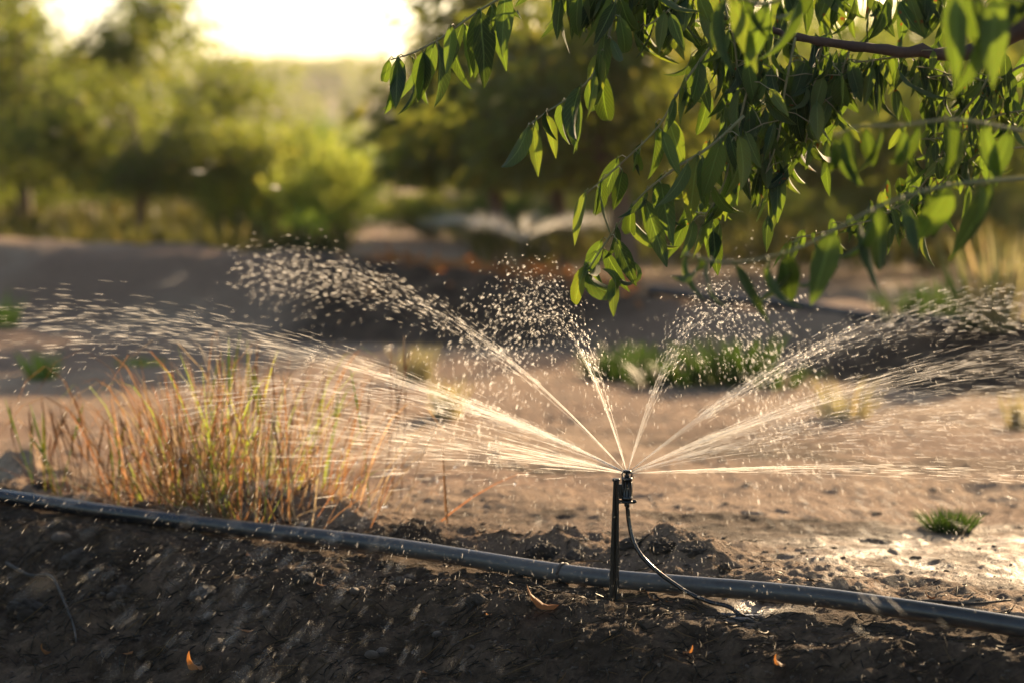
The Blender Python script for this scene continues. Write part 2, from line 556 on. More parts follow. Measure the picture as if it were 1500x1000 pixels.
def landf(x, y):
    """height of the built ground sheet"""
    x = np.asarray(x, float); y = np.asarray(y, float)
    i = np.clip(np.searchsorted(gx, x) - 1, 0, len(gx) - 2); j = np.clip(np.searchsorted(gy, y) - 1, 0, len(gy) - 2)
    fx = (x - gx[i]) / (gx[i + 1] - gx[i]); fy = (y - gy[j]) / (gy[j + 1] - gy[j])
    return (ZZ[j, i] * (1 - fx) + ZZ[j, i + 1] * fx) * (1 - fy) + (ZZ[j + 1, i] * (1 - fx) + ZZ[j + 1, i + 1] * fx) * fy


def ground_at(x, y): return float(landf(x, y))


def on_ground(u, v, far=None):
    """the point of the land seen at a photograph pixel"""
    ys = np.concatenate([np.arange(1.7, 12, .01), np.arange(12, 120, .25)])
    a = P(u, v, 1.0)
    xs = a.x * ys; zs = H + (a.z - H) * ys
    hit = np.nonzero(zs < landf(xs, ys))[0]
    i = hit[0] if len(hit) else len(ys) - 1
    return Vector((xs[i], ys[i], float(landf(xs[i], ys[i]))))


def grow(a, b, step, k):
    out = [a]
    while out[-1] < b:
        out.append(out[-1] + step); step *= k
    return out[1:]


gx = np.arange(-0.86, 0.7601, 0.0036)
right = grow(gx[-1], 330, 0.005, 1.09); left = [-v for v in grow(-gx[0], 330, 0.005, 1.09)][::-1]
gx = np.concatenate([left, gx, right])
gy = np.arange(1.95, 3.9, 0.0042)
gy = np.concatenate([[-22, -12, -6, -3, -1.5, -.5, 0, .3, .6, .9, 1.1, 1.3, 1.45, 1.55, 1.65, 1.72, 1.79, 1.85, 1.9, 1.93], gy, np.arange(3.9, 5, .012), np.arange(5, 10, .03), grow(10, 430, .05, 1.04)])
XX, YY = np.meshgrid(gx, gy)
ZZ = land(XX, YY)
nx, ny = len(gx), len(gy)
idx = np.arange(nx * ny).reshape(ny, nx)
quads = np.stack([idx[:-1, :-1].ravel(), idx[:-1, 1:].ravel(), idx[1:, 1:].ravel(), idx[1:, :-1].ravel()], 1)
gm = mk('ground', np.stack([XX.ravel(), YY.ravel(), ZZ.ravel()], 1), quads, M['ground'])
X1, Y1 = XX.ravel(), YY.ravel()
D1 = pipe_y(X1) - Y1
wet = 0.9 * sstep(-0.17, -0.02, D1 + 0.12 * fbm(X1 * 6, Y1 * 6, 55, 3))
def blot(cx, cy, rx, ry, k):
    return k * np.clip(1.3 - np.sqrt(((X1 - cx) / rx) ** 2 + ((Y1 - cy) / ry) ** 2) + 0.35 * fbm(X1 * 2.5, Y1 * 2.5, 71, 3), 0, 1)
E1 = Y1 - np.interp(X1, CX, CYY)
wet = np.maximum(wet, blot(.05, 2.95, .6, .7, .5))
wet = np.maximum(wet, blot(.65, 3.0, .6, .55, .5))
wet = np.maximum(wet, .8 * sstep(.02, .3, fbm(X1 * 2.2, Y1 * 3.2, 171, 4)) * np.clip(1.25 - np.hypot((X1 - .15) / 1.2, (Y1 - 3.5) / 1.7), 0, 1))
wet = np.maximum(wet, blot(-.05, 7.1, .72, 1.1, 1.15) * sstep(-1.05, -.8, E1) * (1 - sstep(.5, 1.1, E1)))
wet = np.maximum(wet, blot(.9, 5.5, 1.0, .7, .8) * sstep(-1.0, -.6, E1))
green = sstep(8.8, 11, Y1) * (.5 + .5 * sstep(.45, .6, vnoise(X1 / 3, Y1 / 5, 91)))
pathx = -.38 - (Y1 - 9) * 0.047
green = np.maximum(green * 0.8, sstep(45, 70, Y1) * 0.85 * (1 - sstep(120, 170, Y1)))
green = np.maximum(green, sstep(170, 250, Y1) * 0.45)
green *= sstep(.22, .4, np.abs(X1 - pathx)) 
shine = np.maximum(blot(.62, 2.95, .5, .42, 1.0), blot(PUD.x, PUD.y, .08, .07, 1.0)) * (1 - .8 * sstep(-.02, .1, D1) * (np.hypot(X1 - PUD.x, Y1 - PUD.y) > .1))
for nm, arr in (('shine', np.clip(shine, 0, 1)), ('wet', np.clip(wet, 0, 1)), ('green', np.clip(green, 0, 1))):
    at = gm.attributes.new(nm, 'FLOAT', 'POINT')
    at.data.foreach_set('value', arr.astype(np.float32))
tag(link('ground', gm), 'bare sandy orchard soil, damp and cloddy along the irrigation pipe', kind='structure')

# ------------------------------------------------------------------ trees and shrubs
def leaf_cloud(centers, dirs, length, width, droop=0.6, lrng=rng, fold=0.18):
    """many lance-shaped leaves, 2 quads each, as one vertex / face set"""
    n = len(centers)
    ax = dirs + lrng.normal(0, .55, (n, 3)); ax[:, 2] -= droop
    ax /= np.linalg.norm(ax, axis=1)[:, None]
    sd_ = np.cross(ax, lrng.normal(0, 1, (n, 3)))
    sd_ /= np.linalg.norm(sd_, axis=1)[:, None] + 1e-9
    nr = np.cross(ax, sd_)
    L = (length * lrng.uniform(.7, 1.25, n))[:, None]; W = (width * lrng.uniform(.75, 1.2, n))[:, None] * .5
    p0 = centers; p2 = centers + ax * L - np.array([0, 0, .12]) * L
    m = centers + ax * L * .45
    V = np.stack([p0, m + sd_ * W + nr * W * fold * 2, p2, m - sd_ * W + nr * W * fold * 2], 1).reshape(-1, 3)
    i = np.arange(n)[:, None] * 4
    T = np.concatenate([i + np.array([[0, 1, 2]]), i + np.array([[0, 2, 3]])])
    return V, T


def branchy(seed, th, tr, cr, ch, lean, nlimb=8, nsub=5):
    """trunk and limbs as tubes; returns MB and twig end segments"""
    g = np.random.default_rng(seed)
    mb = MB()
    top = np.array([lean[0], lean[1], th])
    tp = smooth_path([(0, 0, -.12), (lean[0] * .15, lean[1] * .2, th * .35), (lean[0] * .6 + .02, lean[1] * .55, th * .7), top], 9)
    mb.tube(tp, np.linspace(tr * 1.25, tr * .82, 9), 9)
    segs = []
    for k in range(nlimb):
        a = 2 * np.pi * (k + g.uniform(-.3, .3)) / nlimb
        low = k % 2
        rr = cr * (g.uniform(.75, 1.05) if low else g.uniform(.35, .7)); zz = ch * (g.uniform(.0, .3) if low else g.uniform(.6, .95))
        end = top + np.array([math.cos(a) * rr, math.sin(a) * rr, zz])
        midp = top + np.array([math.cos(a) * rr * .4, math.sin(a) * rr * .4, zz * .55 + (.12 * cr if low else 0)])
        lp = smooth_path([top - [0, 0, .03], midp, end], 8)
        mb.tube(lp, np.linspace(tr * .6, tr * .14, 8), 6)
        for j in range(nsub):
            t = g.integers(2, 8)
            s0 = lp[t]
            b = a + g.normal(0, 1.1)
            ln = cr * g.uniform(.3, .65)
            e = s0 + np.array([math.cos(b) * ln, math.sin(b) * ln, g.uniform(-.3, .6) * ln])
            sp = smooth_path([s0, (s0 + e) / 2 + [0, 0, .12 * ln], e - [0, 0, .12 * ln]], 5)
            mb.tube(sp, np.linspace(tr * .2, tr * .06, 5), 4, cap=False)
            segs.append((s0, e))
        segs.append((midp, end))
    return mb, segs


TREES = {}
def tree_kind(key, seed, th, tr, cr, ch, lean, nleaf, leafmat, skirt=0.0, ll=.075, clump=.10, low=.25):
    g = np.random.default_rng(seed + 100)
    mb, segs = branchy(seed, th, tr, cr, ch, lean)
    ks = g.integers(0, len(segs), nleaf // 22)
    cen, dr = [], []
    for k in ks:
        s0, e = segs[k]
        t = g.uniform(.15, 1.1)
        c = s0 + (e - s0) * t
        c[2] -= g.uniform(0, skirt)
        d = e - s0; d = d / (np.linalg.norm(d) + 1e-9)
        n = 22
        cen.append(c + g.normal(0, 1, (n, 3)) * clump * np.array([1, 1, 1.15])); dr.append(np.tile(d, (n, 1)))
    V, T = leaf_cloud(np.concatenate(cen), np.concatenate(dr), ll, ll * .34, .55, g)
    ok = V.reshape(-1, 4, 3)[:, :, 2].min(1) > low
    V = V.reshape(-1, 4, 3)[ok].reshape(-1, 3); n = ok.sum()
    i = np.arange(n)[:, None] * 4
    T = np.concatenate([i + np.array([[0, 1, 2]]), i + np.array([[0, 2, 3]])])
    TREES[key] = (mb.mesh('trunk', M['bark']), mk('crown', V, T, leafmat, False))


tree_kind('olive_a', 1, .46, .040, 1.05, 1.5, (-.06, .05), 12000, M['crown_olive'], .22, clump=.075, low=.26)
tree_kind('olive_b', 2, .42, .036, .85, .75, (-.07, .0), 8500, M['crown_olive'], .2, clump=.075, low=.34)
tree_kind('olive_c', 3, .34, .045, .9, .8, (.06, .1), 8500, M['crown_olive'], .25, low=.16)
tree_kind('dark_a', 4, .46, .034, .46, .5, (-.10, .05), 7500, M['crown_dark'], .14, .07, .06, low=.30)
tree_kind('dark_c', 6, .42, .03, .34, 1.15, (-.05, .05), 8000, M['crown_dark'], .14, .07, .07, low=.30)
tree_kind('dark_b', 5, .40, .026, .48, .55, (-.09, .1), 7000, M['crown_dark'], .14, .07, .065, low=.27)


def tree(key, loc, rz, sc, label, group='orchard trees beyond the bank'):
    t = empty('orchard_tree', loc, rz, sc)
    tag(t, label, 'tree', group)
    link('trunk', TREES[key][0], t)
    tag(link('crown', TREES[key][1], t), kind='stuff')
    return t


def at_floor(u, Y, dx=0):
    x = (u - 750) / F * Y + dx
    return Vector((x, Y, ground_at(x, Y)))


tree('olive_a', at_floor(40, 12.6), .4, .92, 'tall olive green orchard tree with sunlit bent trunk behind the grey bank')
tree('olive_b', at_floor(205, 11.6), 2.2, .75, 'olive green orchard tree with thin dark trunk beside the tall bent one')
tree('olive_c', at_floor(330, 17.5), 4.0, .68, 'shorter orchard tree between the thin trunk and the yellow shrubs')
tree('olive_a', at_floor(-190, 14.5), 1.4, 1.05, 'orchard tree half hidden by the tall bent tree')
tree('olive_b', at_floor(70, 20), 3.3, 1.2, 'orchard tree filling the gap behind the two front trunks')
tree('olive_c', at_floor(430, 24), 5.3, .62, 'low orchard tree beside the dirt path, behind the yellow shrubs')
tree('olive_b', at_floor(230, 26), .9, .8, 'distant orchard tree in the row behind the yellow shrubs')
tree('olive_c', at_floor(450, 34), 2.9, .65, 'farthest hazy orchard tree along the edge of the dirt path')
tree('dark_a', at_floor(925, 8.3), .3, 1.12, 'dark leafy orchard tree on the wet bank with leaning trunk')
tree('dark_b', at_floor(828, 10.4), 2.0, 1.15, 'dark orchard tree with slender leaning trunk behind the distant sprinkler')
tree('dark_c', at_floor(735, 9.9), 1.1, 1.0, 'narrow tall dark orchard tree at the corner of the dirt path')
tree('dark_b', at_floor(800, 13.0), 4.1, 1.2, 'dark orchard tree edging the dirt path, behind the distant sprinkler')
tree('olive_b', at_floor(1368, 9.6), 1.0, .95, 'brownish orchard tree with upright trunk behind the tall weeds')
tree('olive_c', at_floor(1130, 13), 3.0, 1.1, 'orchard tree in shade filling the gap behind the leaning trunk')
tree('olive_a', at_floor(1270, 17), 5.0, 1.1, 'hazy olive orchard tree between the leaning trunk and the upright trunk')
tree('olive_c', at_floor(1560, 13.5), .2, 1.25, 'olive orchard tree behind the tall weeds at the bank')
tree('olive_a', at_floor(990, 20), 1.9, 1.15, 'hazy orchard tree far behind the dark leafy tree')
tree('olive_c', at_floor(860, 24), 4.4, 1.3, 'hazy orchard tree far down the path side behind the dark trees')
tree('olive_c', at_floor(1420, 21), 2.4, 1.4, 'hazy orchard tree far behind the upright trunk')
tree('olive_c', at_floor(700, 33), 1.4, .7, 'small hazy orchard tree far down the path side')
for u, Y, key, rz, sc in ((-420, 15.5, 'olive_b', 1.0, 1.1), (-640, 18, 'olive_a', 2.0, 1.0), (-340, 21, 'olive_c', 3.0, 1.3), (1830, 17, 'olive_b', 4.0, 1.1), (2180, 19, 'olive_c', .5, 1.2), (1700, 22, 'olive_a', 2.6, 1.0)):
    tree(key, at_floor(u, Y), rz, sc, 'orchard tree farther along the row beyond the bank')


def shrub(u, Y, h, r, n, mat, label, name='shrub', cat='shrub', group='yellow green shrubs beyond the bank', ll=.055, seed=0):
    g = np.random.default_rng(300 + seed)
    base = at_floor(u, Y)
    t = empty(name, base)
    tag(t, label, cat, group)
    st, cen, dr = MB(), [], []
    for k in range(max(6, n // 90)):
        a = g.uniform(0, 2 * np.pi); q_ = g.uniform(0, 1) ** .6
        e = np.array([math.cos(a) * r * q_, math.sin(a) * r * q_, h * g.uniform(.55, 1.05) * (1 - .35 * q_ ** 2)])
        pts = smooth_path([(0, 0, -.02), e * [.35, .35, .55], e], 5)
        st.tube(pts, np.linspace(.006, .0015, 5), 4, cap=False)
        m_ = n // max(6, n // 90)
        tt = g.uniform(.15, 1.02, m_) ** .7
        c = np.array([np.interp(tt, np.linspace(0, 1, 5), pts[:, i]) for i in range(3)]).T + g.normal(0, .035, (m_, 3)) * [1, 1, .7]
        c[:, 2] = np.maximum(c[:, 2], .015)
        cen.append(c); dr.append(np.tile([math.cos(a) * .5, math.sin(a) * .5, .9], (m_, 1)))
    V, T = leaf_cloud(np.concatenate(cen), np.concatenate(dr), ll, ll * .22, 0.0, g)
    st.build('stem', M['twig'], t)
    tag(link('foliage', mk('foliage', V, T, mat, False), t), kind='stuff')
    return t


shrub(478, 10.8, .52, .30, 2600, M['crown_yellow'], 'bright yellow green shrub at the edge of the dirt path', seed=1)
shrub(405, 11.6, .62, .36, 2600, M['crown_yellow'], 'broad yellow green shrub next to the one edging the path', seed=2)
shrub(335, 11.4, .42, .30, 1800, M['crown_yellow'], 'low yellow green shrub between thin trunk and broad shrub', seed=3)
shrub(500, 14.5, .6, .3, 1800, M['weed'], 'tall green shrub crowding the dirt path', seed=6)
shrub(490, 19, .8, .4, 1800, M['weed'], 'leafy green shrub farther along the dirt path', seed=7)
shrub(440, 10.1, .20, .12, 420, M['weed'], 'small bright weed at the foot of the yellow shrubs', seed=8)
shrub(1110, 11, .4, .45, 1300, M['crown_olive'], 'olive shrub behind the leaning trunk', seed=10)
shrub(1250, 12, .5, .5, 1400, M['crown_olive'], 'olive shrub between leaning trunk and upright trunk', seed=11)
shrub(1470, 11.5, .45, .5, 1400, M['crown_olive'], 'olive shrub behind the tall pale weeds', seed=12)

for k, (u, Y, h, r) in enumerate(((20, 15.5, .35, .6), (180, 16.5, .4, .6), (-80, 13.5, .3, .5), (300, 20, .5, .7), (860, 14, .4, .6), (960, 15, .45, .6), (1060, 17, .5, .7), (1180, 15, .45, .6), (1330, 14.5, .45, .6), (1400, 17, .55, .7), (1530, 16, .5, .6), (740, 17, .5, .5), (640, 13, .26, .4), (705, 12, .22, .4), (785, 13, .25, .4), (860, 11.5, .22, .35))):
    shrub(u, Y, h, r, 1500, M['crown_olive' if Y > 11.2 else 'crown_dark'], 'low leafy shrub between the orchard trees beyond the bank', group='undergrowth between the orchard trees', ll=.07, seed=40 + k)

# low weeds and grass under the trees: uncountable ground cover
g = np.random.default_rng(131)
n = 15000
ys = 9.3 + 22 * g.random(n) ** 1.7; xs = ys * g.uniform(-.30, .30, n)
off = xs - (-.38 - (ys - 9) * .047)
keep = (np.abs(off) > .26) & ((off < 0) | (g.random(n) < .5 + .5 * sstep(1.0, 2.5, off)))
keep &= vnoise(xs * 1.1, ys * 1.1, 19) > .22
xs, ys = xs[keep], ys[keep]
cen = np.stack([xs, ys, landf(xs, ys) + g.uniform(.0, .10, len(xs))], 1)
V, T = leaf_cloud(cen, np.tile([0, 0, 1.0], (len(cen), 1)), .13, .03, -.3, g)
tag(link('ground_cover', mk('ground_cover', V, T, M['cover'], False)), 'low weeds and dry grass under the orchard trees', 'weeds', kind='stuff')

# far orchard on the hill: too far to tell trees apart
g = np.random.default_rng(77)
cen = []
for k in range(1500):
    y = 105 + 240 * g.random() ** .8; x = g.uniform(-.32, .32) * y
    if abs(x + .38 + (y - 9) * .047) < 1.2: continue
    r = g.uniform(.45, .8) * (1.0 if y < 180 else 1.5)
    zc = float(landf(x, y))
    n = 40
    pts = g.normal(0, 1, (n, 3)); pts /= np.linalg.norm(pts, axis=1)[:, None]
    cen.append(np.array([x, y, zc + r * .9]) + pts * r * g.uniform(.35, 1, (n, 1)))
cen = np.concatenate(cen)
V, T = leaf_cloud(cen, np.zeros_like(cen), .8, .5, .3, g)
tag(link('far_orchard', mk('far_orchard', V, T, M['crown_olive'], False)), 'hazy far orchard covering the plain and the low hill', 'orchard', kind='stuff')


# ------------------------------------------------------------------ pipes, sprinkler
pp = [(x, y, 0.0105) for x, y in PIPE_XY]
ppath = smooth_path(pp, 120)
ppath[:, 2] += 0.0025 * np.sin(np.linspace(0, 19, 120)) + .0015
pipe = empty('irrigation_pipe', (0, 0, 0))
tag(pipe, 'black plastic irrigation pipe lying across the cloddy soil', 'pipe')
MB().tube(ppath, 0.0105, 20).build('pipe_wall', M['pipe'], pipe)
q = P(822, 838, 2.73)
i = int(np.argmin(np.abs(ppath[:, 0] - q.x)))
c, tn = ppath[i], ppath[i + 1] - ppath[i - 1]
tn /= np.linalg.norm(tn)
u_ = np.cross(tn, [0, 0, 1]); w_ = np.cross(u_, tn)
for off, tilt in ((0, .1), (.004, -.15)):
    ring = [c + tn * (off + .0015 * math.sin(a + tilt * 9)) + .0112 * (math.cos(a) * u_ + math.sin(a) * w_) for a in np.linspace(0, 2 * np.pi, 22)]
    MB().tube(ring, .0011, 6).build('tie_wire', M['wire'], pipe)
fp = smooth_path([(x, y - .05, ground_at(x, y - .05) + .012) for x, y in zip(np.interp(np.linspace(.38, 2.6, 14), [.38, 2.6], [.38, 2.6]), np.interp(np.linspace(.38, 2.6, 14), CX, CYY))], 50)
far = MB().tube(fp, .014, 12).build('irrigation_pipe', M['far_pipe'])
tag(far, 'dark irrigation pipe along the far bank below the tall weeds', 'pipe')

nz = P(918.5, 693, 2.61)              # nozzle
sp = empty('micro_sprinkler', STAKE)
tag(sp, 'black micro sprinkler on a plastic stake, spraying, with a curved feed tube', 'sprinkler')


def rel(p): return np.array(p) - np.array(STAKE)


st0, st1 = rel(P(902.5, 703, 2.612)), rel(P(899, 880, 2.61))
st1 = st1 + (st1 - st0) * .12
mb = MB()                                      # stake: two flanges and a web between, tapering upward
dirv = st0 - st1
def slab(x0a, x1a, x0b, x1b, y0, y1):
    a, b = st1, st0
    V = [a + [x0a, y0, 0], a + [x1a, y0, 0], a + [x1a, y1, 0], a + [x0a, y1, 0], b + [x0b, y0, 0], b + [x1b, y0, 0], b + [x1b, y1, 0], b + [x0b, y1, 0]]
    mb.add(V, [(0,3,2,1),(4,5,6,7),(0,1,5,4),(1,2,6,5),(2,3,7,6),(3,0,4,7)])
slab(-.0058, -.0012, -.0030, -.0006, -.0040, .0040)
slab(.0016, .0060, .0007, .0031, -.0040, .0040)
slab(-.0011, .0015, -.0005, .0006, -.0008, .0030)
stake = mb.build('stake', M['plastic'], sp, False)
bv = stake.modifiers.new('bevel', 'BEVEL'); bv.width = .0006; bv.segments = 2
mb = MB(); mb.lathe([(.0001, -.001), (.0040, -.001), (.0042, .0), (.0042, .0016), (.0036, .0022), (.0001, .0022)], 18, st0)
mb.build('stake_cap', M['plastic'], sp)
B = rel(nz); B[2] -= .0295                     # foot of the body
mb = MB(); mb.lathe([(.0001, 0), (.0052, 0), (.0060, .0012), (.0060, .004), (.0054, .0046), (.0054, .0215), (.0060, .0222), (.0060, .0248), (.0048, .0256), (.0001, .0256)], 26, B)
body = mb.build('body', M['plastic'], sp)
for k in range(10):
    a = 2 * math.pi * k / 10
    MB().tube([B + [math.cos(a) * .0054, math.sin(a) * .0054, z] for z in (.005, .012, .021)], .0006, 6).build('rib', M['plastic'], body)
mb = MB(); mb.lathe([(.0001, -.0028), (.0055, -.0028), (.0066, -.0018), (.0066, -.0006), (.0055, 0.0002), (.0001, .0002)], 24, B)
fl = mb.build('flange', M['plastic'], sp)
for s in (-1, 1):
    mb = MB(); mb.tube([B + [s * .0045, 0, -.0016], B + [s * .0080, 0, -.0014], B + [s * .0102, -.0005, -.0004]], [.0019, .0021, .0014], 10, sx=.55)
    mb.build('wing', M['plastic'], fl)
mb = MB(); mb.box(st0 + [.001, -.0022, -.020], (B + [-.0045, 0, 0])[[0]].tolist() + [st0[1] + .0022, st0[2] - .004])
br = mb.build('bracket', M['plastic'], sp, False)
bv = br.modifiers.new('bevel', 'BEVEL'); bv.width = .0006; bv.segments = 2
mb = MB(); mb.lathe([(.0001, .0256), (.0030, .0256), (.0026, .0275), (.0018, .0290), (.0001, .0290)], 18, B)
mb.build('nozzle', M['plastic'], sp)
for s in (-1, 1):                              # bridge arms that carry the deflector
    MB().tube([B + [s * .0050, .0008, .025], B + [s * .0054, .0008, .0290], B + [s * .0034, .0006, .0322]], .0008, 7).build('bridge_arm', M['plastic'], sp)
mb = MB(); mb.lathe([(.0001, .0302), (.0012, .0306), (.0034, .0316), (.0046, .0318), (.0047, .0328), (.0030, .0334), (.0001, .0336)], 22, B)
mb.build('deflector_cap', M['plastic'], sp)
mb = MB(); mb.lathe([(.0001, -.0065), (.0026, -.0065), (.0030, -.0045), (.0026, -.0026), (.0001, -.0026)], 16, B)
mb.build('barb', M['plastic'], sp)
hp = [(919, 733, 2.61), (919.5, 745, 2.61), (921.5, 765, 2.609), (927, 790, 2.606), (938, 811, 2.602), (958, 832, 2.597), (984, 852, 2.592), (1011, 869, 2.586), (1040, 881, 2.580), (1068, 888, 2.573), (1092, 893, 2.567)]
hw = smooth_path([rel(P(*h)) for h in hp[:-1]] + [rel(PUD) + [-.006, -.004, -.010]], 60)
gz = np.array([ground_at(p[0] + STAKE.x, p[1] + STAKE.y) for p in hw]) - STAKE.z
MB().tube(hw, .00235, 14).build('feed_tube', M['hose'], sp)

# puddle where the tube meets the ground
gpu = np.random.default_rng(5)
a = np.linspace(0, 2 * np.pi, 30, endpoint=False)
rr = 1 + .25 * np.sin(a * 3 + 1) + .12 * np.sin(a * 7)
ring = np.stack([PUD.x + np.cos(a) * rr * .032, PUD.y + np.sin(a) * rr * .036, np.zeros(30)], 1)
zl = float(np.percentile(landf(ring[:, 0], ring[:, 1]), 35))
V = np.vstack([[PUD.x, PUD.y, zl], ring + [0, 0, zl], ring * [1, 1, 1] + [0, 0, zl - .012]])
T = [(0, 1 + k, 1 + (k + 1) % 30) for k in range(30)]
Q = [(1 + k, 31 + k, 31 + (k + 1) % 30, 1 + (k + 1) % 30) for k in range(30)]
tag(MB().add(V, Q, T).build('puddle', M['puddle']), 'small shiny puddle at the end of the feed tube', kind='structure')

# second sprinkler, far behind the bank
q2 = at_floor(765, 9.0)
ff = empty('micro_sprinkler', q2)
tag(ff, 'distant blurred sprinkler on a thin riser under the dark tree', 'sprinkler')
MB().tube([(0, 0, -.03), (0, 0, .115)], .006, 8).build('stake', M['plastic'], ff)
MB().lathe([(.0001, .11), (.008, .11), (.009, .125), (.008, .139), (.0001, .14)], 12).build('head', M['plastic'], ff)


# ------------------------------------------------------------------ flying water
def drops_mesh(pos, vel, rad, length):
    """stretched beads of water, 8-sided is not needed at this size: 4-sided bipyramids with two rings"""
    n = len(pos)
    t = vel / (np.linalg.norm(vel, axis=1)[:, None] + 1e-9)
    ref = np.tile([0.31, .9, .29], (n, 1))
    u1 = np.cross(t, ref); u1 /= np.linalg.norm(u1, axis=1)[:, None]
    w1 = np.cross(t, u1)
    r = rad[:, None]; L = length[:, None]
    rings = [pos - t * L * .5]
    for off in (-.22, .22):
        for k in range(5):
            a = 2 * math.pi * k / 5
            rings.append(pos + t * L * off + r * (math.cos(a) * u1 + math.sin(a) * w1))
    rings.append(pos + t * L * .5)
    V = np.stack(rings, 1).reshape(-1, 3)
    b = np.arange(n)[:, None] * 12
    T, Q = [], []
    for k in range(5):
        k2 = (k + 1) % 5
        T += [b + np.array([[0, 1 + k2, 1 + k]]), b + np.array([[11, 6 + k, 6 + k2]])]
        Q.append(b + np.array([[1 + k, 1 + k2, 6 + k2, 6 + k]]))
    return V, np.concatenate(Q), np.concatenate(T)


GR = 9.81


def ballistic(P0, A):
    """launch velocity for a jet from P0 whose highest point is A"""
    h = max(A[2] - P0[2], .004)
    ta = math.sqrt(2 * h / GR)
    return np.array([(A[0] - P0[0]) / ta, (A[1] - P0[1]) / ta, GR * ta]), ta


def jet(P0, A, n, tmax, spread, label, strands=5, seed=0, rad=.00085, stretch=.004, breakup=.35, tmin=.02, dense=1.0, srad=.00040):
    """tmax in units of the time to the top; the jet starts as threads and breaks into drops"""
    g = np.random.default_rng(900 + seed)
    v0, ta = ballistic(P0, np.array(A))
    sp_ = np.linalg.norm(v0)
    mb = MB()
    for k in range(strands):
        dv = v0 + g.normal(0, spread * .8, 3) * sp_
        ts = np.linspace(0, ta * breakup * g.uniform(.8, 1.35), 12)
        pts = P0 + dv * ts[:, None] + np.array([0, 0, -.5 * GR]) * (ts ** 2)[:, None]
        mb.tube(pts, np.linspace(srad * 1.2, srad * .55, 12) * g.uniform(.7, 1.2), 5, cap=False)
    t = (tmin + (tmax - tmin) * g.uniform(0, 1, n) ** dense) * ta
    dv = v0 + g.normal(0, spread, (n, 3)) * sp_ * (.8 + .5 * g.random((n, 1)))
    dv *= (1 + g.normal(0, spread * 1.2, n))[:, None]
    pos = P0 + dv * t[:, None] + np.array([0, 0, -.5 * GR]) * (t ** 2)[:, None]
    vel = dv + np.array([0, 0, -GR]) * t[:, None]
    floor = landf(pos[:, 0], pos[:, 1])
    ok = (pos[:, 2] > floor + .004) & (pos[:, 1] > .7)
    pos, vel, t = pos[ok], vel[ok], t[ok]
    r = .82 * rad * np.clip(g.lognormal(-.62, .62, len(pos)), .16, 1.9) * (.75 + .35 * np.clip(t / ta, 0, 1.3))
    L = r * 4 + stretch * np.linalg.norm(vel, axis=1) * g.uniform(.55, 1.2, len(pos))
    V, Q, T = drops_mesh(pos, vel, r, L)
    mb.add(V, Q, T)
    o = mb.build('water_jet', M['drop'])
    tag(o, label, 'water jet', 'jets fanning out of the sprinkler head', 'stuff')
    return o


n0 = np.array(nz)
jet(n0, P(170, 478, 2.95), 1552, 1.22, .020, 'longest thin water jet, passing over the dry grass clump', 6, 1, .00023, .0062, .45, .15, 1.35)
jet(n0, P(400, 572, 2.42), 1215, 1.25, .022, 'flat water jet crossing in front of the dry grass clump', 6, 2, .00022, .0062, .55, .15)
jet(n0, P(640, 646, 2.85), 1080, 1.9, .055, 'lowest bright water jet spreading toward the cloddy mound', 6, 3, .00028, .0055, .55, .2, srad=.0005)
jet(n0, P(470, 402, 3.2), 1350, 1.30, .020, 'arching water jet breaking into drops before the dark wet bank', 6, 4, .00046, .0038, .5, .25, .8)
jet(n0, P(795, 442, 2.86), 1822, 2.05, .041, 'steep water jet bursting into drops below the curled ring of leaves', 6, 5, .00066, .0026, .5, .2, .75)
jet(n0, P(1050, 447, 2.86), 1822, 2.05, .041, 'steep water jet bursting into drops under the blurred hanging leaves', 6, 6, .00066, .0026, .5, .2, .75)
jet(n0, P(1420, 452, 3.05), 1620, 1.35, .020, 'long arching water jet reaching over toward the tall weeds', 6, 7, .00038, .0046, .5, .2, 1.35)
jet(n0, P(1600, 515, 2.9), 1350, 1.2, .019, 'long low water jet above the small green tuft', 6, 8, .00024, .0062, .5, .15, 1.35)
jet(n0, P(1260, 612, 2.85), 1552, 1.9, .055, 'broad low water jet spreading over the sunlit soil', 6, 9, .00029, .0058, .55, .2, srad=.0005)
jet(n0, P(1150, 689, 2.62), 351, 2.6, .012, 'flat thread of water leaving the sprinkler level with the ground', 5, 10, .00028, .003, 1.6, .3)
jet(n0, P(640, 640, 2.1), 400, 1.8, .08, 'water jet falling in large drops over the dark mulch before the pipe', 0, 11, .00042, .0070, .3, 1.3, .5)
jet(n0, P(1110, 690, 2.25), 150, 1.8, .05, 'water jet falling in large drops between puddle and pipe', 0, 12, .0004, .0075, .3, 1.3, .5)

# loose rain of drops falling back from the jets, and fine mist
g = np.random.default_rng(66)
n = 3600
pos = np.stack([g.normal(.12, .42, n), g.normal(2.85, .38, n), g.uniform(.0, .26, n) ** 1.0], 1)
vel = np.stack([(pos[:, 0] - .12) * 2.2, (pos[:, 1] - 2.61) * 1.2, -g.uniform(.5, 2.3, n)], 1)
ok = (pos[:, 2] > landf(pos[:, 0], pos[:, 1]) + .004) & (pos[:, 1] > 2.3)
pos, vel = pos[ok], vel[ok]
r = g.uniform(.0001, .0003, len(pos))
V, Q, T = drops_mesh(pos, vel, r, r * 2 + .0032 * np.linalg.norm(vel, axis=1) * g.uniform(.5, 1.1, len(pos)))
tag(MB().add(V, Q, T).build('falling_drops', M['drop']), 'loose rain of drops falling back around the sprinkler', 'water drops', kind='stuff')
n = 9000
pos = np.stack([g.normal(.12, .38, n), g.normal(2.65, .22, n), g.uniform(0.0, .2, n)], 1)
pos = pos[pos[:, 2] > landf(pos[:, 0], pos[:, 1]) + .003]
r = g.uniform(.00012, .00032, len(pos))
V, Q, T = drops_mesh(pos, np.tile([.2, 0, -1.0], (len(pos), 1)), r, r * 2.4)
